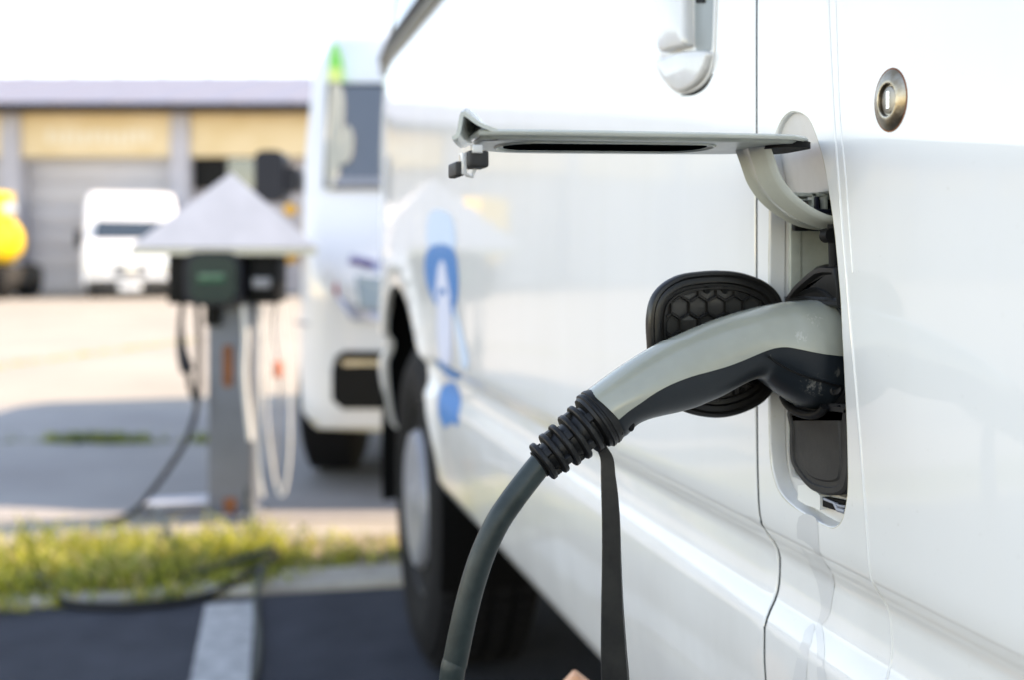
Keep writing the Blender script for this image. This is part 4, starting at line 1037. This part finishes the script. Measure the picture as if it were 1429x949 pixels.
# things seen through the screen: pale pillar trim and headrest
fpatch('pillar_trim', [(461, 122), (474, 118), (481, 140), (480, 200), (477, 257), (462, 257)], M['seat'], .026, 2)
fpatch('headrest', [(482, 184), (490, 178), (496, 195), (494, 222), (484, 232), (476, 222)], M['seat'], .029, 3)
fpatch('dashboard_edge', [(462, 250), (646, 250), (646, 262), (462, 262)], M['hub'], .028)
fpatch('headlight', [(457, 350), (490, 354), (548, 366), (548, 446), (496, 444), (478, 420), (464, 385)], M['hl'], .020, 0)
fpatch('headlight_reflector', [(500, 384), (546, 388), (546, 430), (506, 426)], mat('reflector_grey', (.34, .38, .36), .2, metal=.5), .028, 0)
fpatch('headlight_lens', [(463, 372), (468, 376), (476, 408), (472, 410), (465, 390)], M['red'], .024, 2)
fpatch('headlight_trim', [(464, 352), (522, 364), (522, 372), (480, 366)], mat('purple_trim', (.10, .07, .18), .3), .024)
fpatch('air_intake', [(472, 496), (484, 488), (560, 488), (560, 566), (482, 568), (467, 556), (467, 515)], M['black'], .018, 0)
fpatch('intake_bar', [(482, 500), (556, 498), (556, 505), (484, 508)], M['steel'], .024)
fpatch('bumper_lip', [(430, 588), (560, 588), (560, 602), (440, 602)], M['cream'], .012)
fpatch('bonnet_line', [(408, 449), (560, 452), (560, 456), (408, 453)], M['hl'], .006)
# green roof graphics
fpatch('roof_graphic', [(459, 52), (466, 56), (474, 85), (477, 112), (458, 112), (456, 80)], M['green'], .016)
fpatch('roof_graphic', [(456, 92), (474, 92), (476, 113), (456, 113)], M['lime'], .020)
# side mirror
mx_, mz_ = VL(378, 246, .25)
mb = MB(); mb.prism(rrect(mx_, mz_, .115, .20, .035, 6), lambda u, v, d: Vector((u, d, v)), .22, .34)
mb.build('mirror', M['navy'], mv, local=True)
mx2, mz2 = VL(404, 250, .25); mb = MB(); mb.prism(rrect(mx2+.005, mz2, .07, .10, .025, 5), lambda u, v, d: Vector((u, d, v)), .24, .33); mb.build('mirror_arm', M['navy'], mv, local=True)
mx3, mz3 = VL(404, 291, .25); mb = MB(); mb.lathe((mx3, .27, mz3), (0, -1, 0), [(-.02, .026), (.01, .028), (.022, .022), (.026, .004)], 20, sy=1.0); mb.build('indicator', M['amber'], mv, local=True)
mx3, mz3 = VL(403, 358, .1); mb = MB(); mb.lathe((mx3, .12, mz3), (0, -1, 0), [(-.06, .026), (.01, .028), (.022, .022), (.026, .004)], 20); mb.build('side_marker', M['amber'], mv, local=True)
def vwheel(lat_, y, sd_):
    t = empty('wheel', (lat_, y, .325)); t.parent = mv
    mb = MB(); mb.lathe((0, 0, 0), (sd_, 0, 0), [(-.10, .19), (-.105, .28), (-.085, .325), (.085, .325), (.105, .28), (.10, .19)], 40); mb.build('tyre', M['tyre'], t, local=True)
    mb = MB(); mb.lathe((0, 0, 0), (sd_, 0, 0), [(-.05, .185), (.08, .185), (.06, .05), (.065, .002)], 30); mb.build('rim', M['hub'], t, local=True)
for y in (.44, 2.2):
    for s_ in (-1, 1): vwheel(s_*(hwv-.09), y, s_)
mb = MB(); mb.b2(-hwv+.2, hwv-.2, .2, 2.6, .20, .34); mb.build('underbody', M['dark'], mv, local=True, smooth=False)

# ================================================================== BUILDING at the back
BD = 23.5
bl_ = empty('depot_building', W(0, BD, 0), -TH, label='long low depot with pale metal roof, ochre band and garage doors', cat='building')
def BX(px): return (px-714.5)/F*BD
def BZ(py): return H-(py-HOR)/F*BD
def bb(name, x0, x1, y0, y1, z0, z1, m, bev=0, parent=bl_, **k):
    mb = MB(); mb.b2(x0, x1, y0, y1, z0, z1, bev); return mb.build(name, m, parent, local=True, smooth=bool(bev), **k)
ze_, zt2 = BZ(155), BZ(217); zd = BZ(222)
pit = BX(250)-BX(13)            # pillar spacing
x_first = BX(13)
bb('wall', x_first-pit*15-.4, x_first+pit*6+.4, .62, 9, 0, ze_+.05, M['wall'])
for k in range(-15, 7):
    xc = x_first+pit*k
    bb('pillar', xc-.22, xc+.22, .0, .62, 0, ze_+.0, M['pillar'], .02)
for k in range(-15, 6):
    x0, x1 = x_first+pit*k+.222, x_first+pit*(k+1)-.222
    bb('fascia_panel', x0, x1, .12, .618, zt2, ze_-.002, M['band'])
    if k == 1:
        bb('window', x0+.02, x0+.78, .30, .42, BZ(262), zt2-.003, M['black']); bb('window', x0+.85, x0+1.7, .30, .42, BZ(262), zt2-.003, M['glass'])
        bb('infill_wall', x0, x1, .43, .617, 0, zt2-.003, M['wall'])
    else:
        # sectional garage door: six horizontal leaves
        hd_ = (zd-.0)/6
        for j in range(6):
            bb('door_section', x0+.02, x1-.02, .40, .46, j*hd_+.006, (j+1)*hd_-.006, M['door'], .012)
        bb('door_lintel', x0, x1, .30, .617, zd, zt2-.002, M['door'])
# worn sign lettering: illegible pale blocks on the middle band
xx = BX(62); i = 0
while xx < BX(205):
    w_ = random.uniform(.10, .20)
    bb('faded_letter', xx, xx+w_, .110, .119, BZ(203)+random.uniform(0, .1), BZ(178)-random.uniform(0, .1), M['lettering']); xx += w_+.07; i += 1
# roof: standing seam sheets
rx0, rx1 = x_first-pit*15-.6, x_first+pit*6+.6
zr0, zr1 = ze_+.10, ze_+.10+2.0; dr_ = 7.6
sl_ = math.atan2(zr1-zr0, dr_)
nsh = 62; wsh = (rx1-rx0)/nsh; first = None
for i in range(nsh):
    if first is None:
        mb = MB(); L_ = dr_/math.cos(sl_)
        mb.b2(0, wsh-.012, 0, L_, 0, .03); mb.b2(wsh-.05, wsh-.012, 0, L_, .03, .075)
        o = mb.build('roof_sheet', M['roof'], bl_, local=True, smooth=False); first = o
    else: o = first.copy(); COL.objects.link(o); o.parent = bl_
    o.location = (rx0+wsh*i, -.55, zr0); o.rotation_euler = (sl_, 0, 0)
bb('gutter', rx0, rx1, -.62, -.50, zr0-.12, zr0-.01, M['black'], .02)
bb('eave_soffit', rx0, rx1, -.49, .6, zr0-.08, zr0-.03, mat('dark_soffit', (.06, .05, .06), .8))
mb = MB(); mb.rings([[Vector((rx0, .7, ze_+.06)), Vector((rx0, 8.9, ze_+.06)), Vector((rx0, 6.6, zr1-.15))], [Vector((rx1, .7, ze_+.06)), Vector((rx1, 8.9, ze_+.06)), Vector((rx1, 6.6, zr1-.15))]]); mb.build('roof_frame', M['wall'], bl_, local=True, smooth=False)

# parked white van before the garage door
QD = 21.0
PA = math.atan((714.5-182)/F)
pv = empty('parked_van', W((182-714.5)/F*QD, QD, 0), -TH+PA, label='small distant white van parked in front of the grey garage door', cat='van')
def QX(px): return (px-182)/F*QD*.97
def QZ(py): return H-(py-HOR)/F*QD
def qsec(y, x0, x1, z0, z1, r=.10, top=0):
    cx_ = (x0+x1)/2; w_ = x1-x0
    return [Vector((u, y, v)) for u, v in [(a if v_ < (z0+z1)/2 else cx_+(a-cx_)*(1-top), v_) for a, v_ in rrect(cx_, (z0+z1)/2, w_, z1-z0, r, 4)]]
qx0, qx1 = QX(117), QX(248)
mb = MB(); mb.rings([qsec(-.02, qx0+.15, qx1-.15, .35, 1.0), qsec(0, qx0+.03, qx1-.03, .28, 1.05), qsec(.12, qx0, qx1, .26, 1.15, .12), qsec(.32, qx0, qx1, .26, 1.27, .12, .02), qsec(.50, qx0, qx1, .26, 1.7, .14, .04), qsec(.62, qx0, qx1, .26, 2.10, .16, .05), qsec(.85, qx0, qx1, .26, 2.27, .18, .05), qsec(3.2, qx0, qx1, .26, 2.27, .18, .05)])
mb.build('body', M['paint2'], pv, local=True)
def qb(name, px0, py0, px1, py1, y0, y1, m, bev=0.01, **k):
    mb = MB(); mb.b2(QX(px0), QX(px1), y0, y1, QZ(py1), QZ(py0), bev); return mb.build(name, m, pv, local=True, **k)
mb = MB(); a0, a1 = QX(134), QX(234); za_, zb_ = QZ(333), QZ(306)
mb.rings([[Vector((a0-.04, .24, za_)), Vector((a1+.04, .24, za_)), Vector((a1-.03, .42, zb_)), Vector((a0+.03, .42, zb_))], [Vector((a0-.04, .9, za_)), Vector((a1+.04, .9, za_)), Vector((a1-.03, 1.18, zb_)), Vector((a0+.03, 1.18, zb_))]]); mb.build('windscreen', M['glass'], pv, local=True, smooth=False)
qb('grille', 158, 370, 206, 383, -.03, .05, mat('grille_grey', (.10, .10, .11), .5)); qb('badge', 177, 365, 190, 383, -.05, -.028, M['chrome'])
qb('headlight', 124, 362, 150, 382, -.03, .1, M['lamp_glass'], .03); qb('headlight', 214, 362, 240, 382, -.03, .1, M['lamp_glass'], .03)
qb('number_plate', 166, 395, 197, 405, -.05, -.02, M['paint2']); qb('lower_bumper', 124, 389, 243, 407, -.02, .1, M['dull_plastic'])
qb('mirror', 107, 320, 117, 345, .7, .9, M['black']); qb('mirror', 247, 320, 257, 345, .7, .9, M['black'])
for a, b in ((124, 146), (220, 242)):
    mb = MB(); mb.lathe(((QX(a)+QX(b))/2, .6, .33), (1, 0, 0), [(-.12, .2), (-.12, .33), (.12, .33), (.12, .2)], 24); mb.build('tyre', M['tyre'], pv, local=True)

# yellow machine at the left edge
YD = 20.0
ym = empty('yellow_loader', W(-10.88, YD, 0), -TH, label='yellow round-bodied machine with a bright lamp, cut by the left edge', cat='machine')
def YX(px): return (px-714.5)/F*YD+10.88
def YZ(py): return H-(py-HOR)/F*YD
mb = MB(); mb.lathe((YX(-44), .5, YZ(335)), (0, -1, 0), [(-.7, .45), (-.5, .58), (0, .62), (.3, .55), (.45, .36), (.5, .05)], 32, sx=1.1); mb.build('bonnet', M['yellow'], ym, local=True)
mb = MB(); mb.b2(YX(-95), YX(-35), .3, 1.6, YZ(345), YZ(262), .06); mb.build('cab', M['yellow'], ym, local=True)
mb = MB(); mb.b2(YX(-75), YX(2), .2, 1.8, .25, YZ(372), .05); mb.build('chassis', M['dull_plastic'], ym, local=True)
mb = MB(); mb.lathe((YX(18), -.12, YZ(291)), (0, -1, 0), [(-.12, .07), (0, .13), (.02, .135), (.04, .11), (.05, .01)], 24); mb.build('lamp', M['lamp_glass'], ym, local=True)
mb = MB(); mb.tube([Vector((YX(18), -.08, YZ(291))), Vector((YX(8), .1, YZ(305))), Vector((YX(-8), .3, YZ(325)))], .03, 8); mb.build('lamp_bracket', M['dull_plastic'], ym, local=True)
for xx, yy in ((YX(-12), .35), (YX(-12), 1.5), (YX(-48), .35), (YX(-48), 1.5)):
    mb = MB(); mb.lathe((xx, yy, .36), (1, 0, 0), [(-.16, .2), (-.16, .34), (-.1, .37), (.1, .37), (.16, .34), (.16, .2)], 28); mb.build('wheel', M['tyre'], ym, local=True)
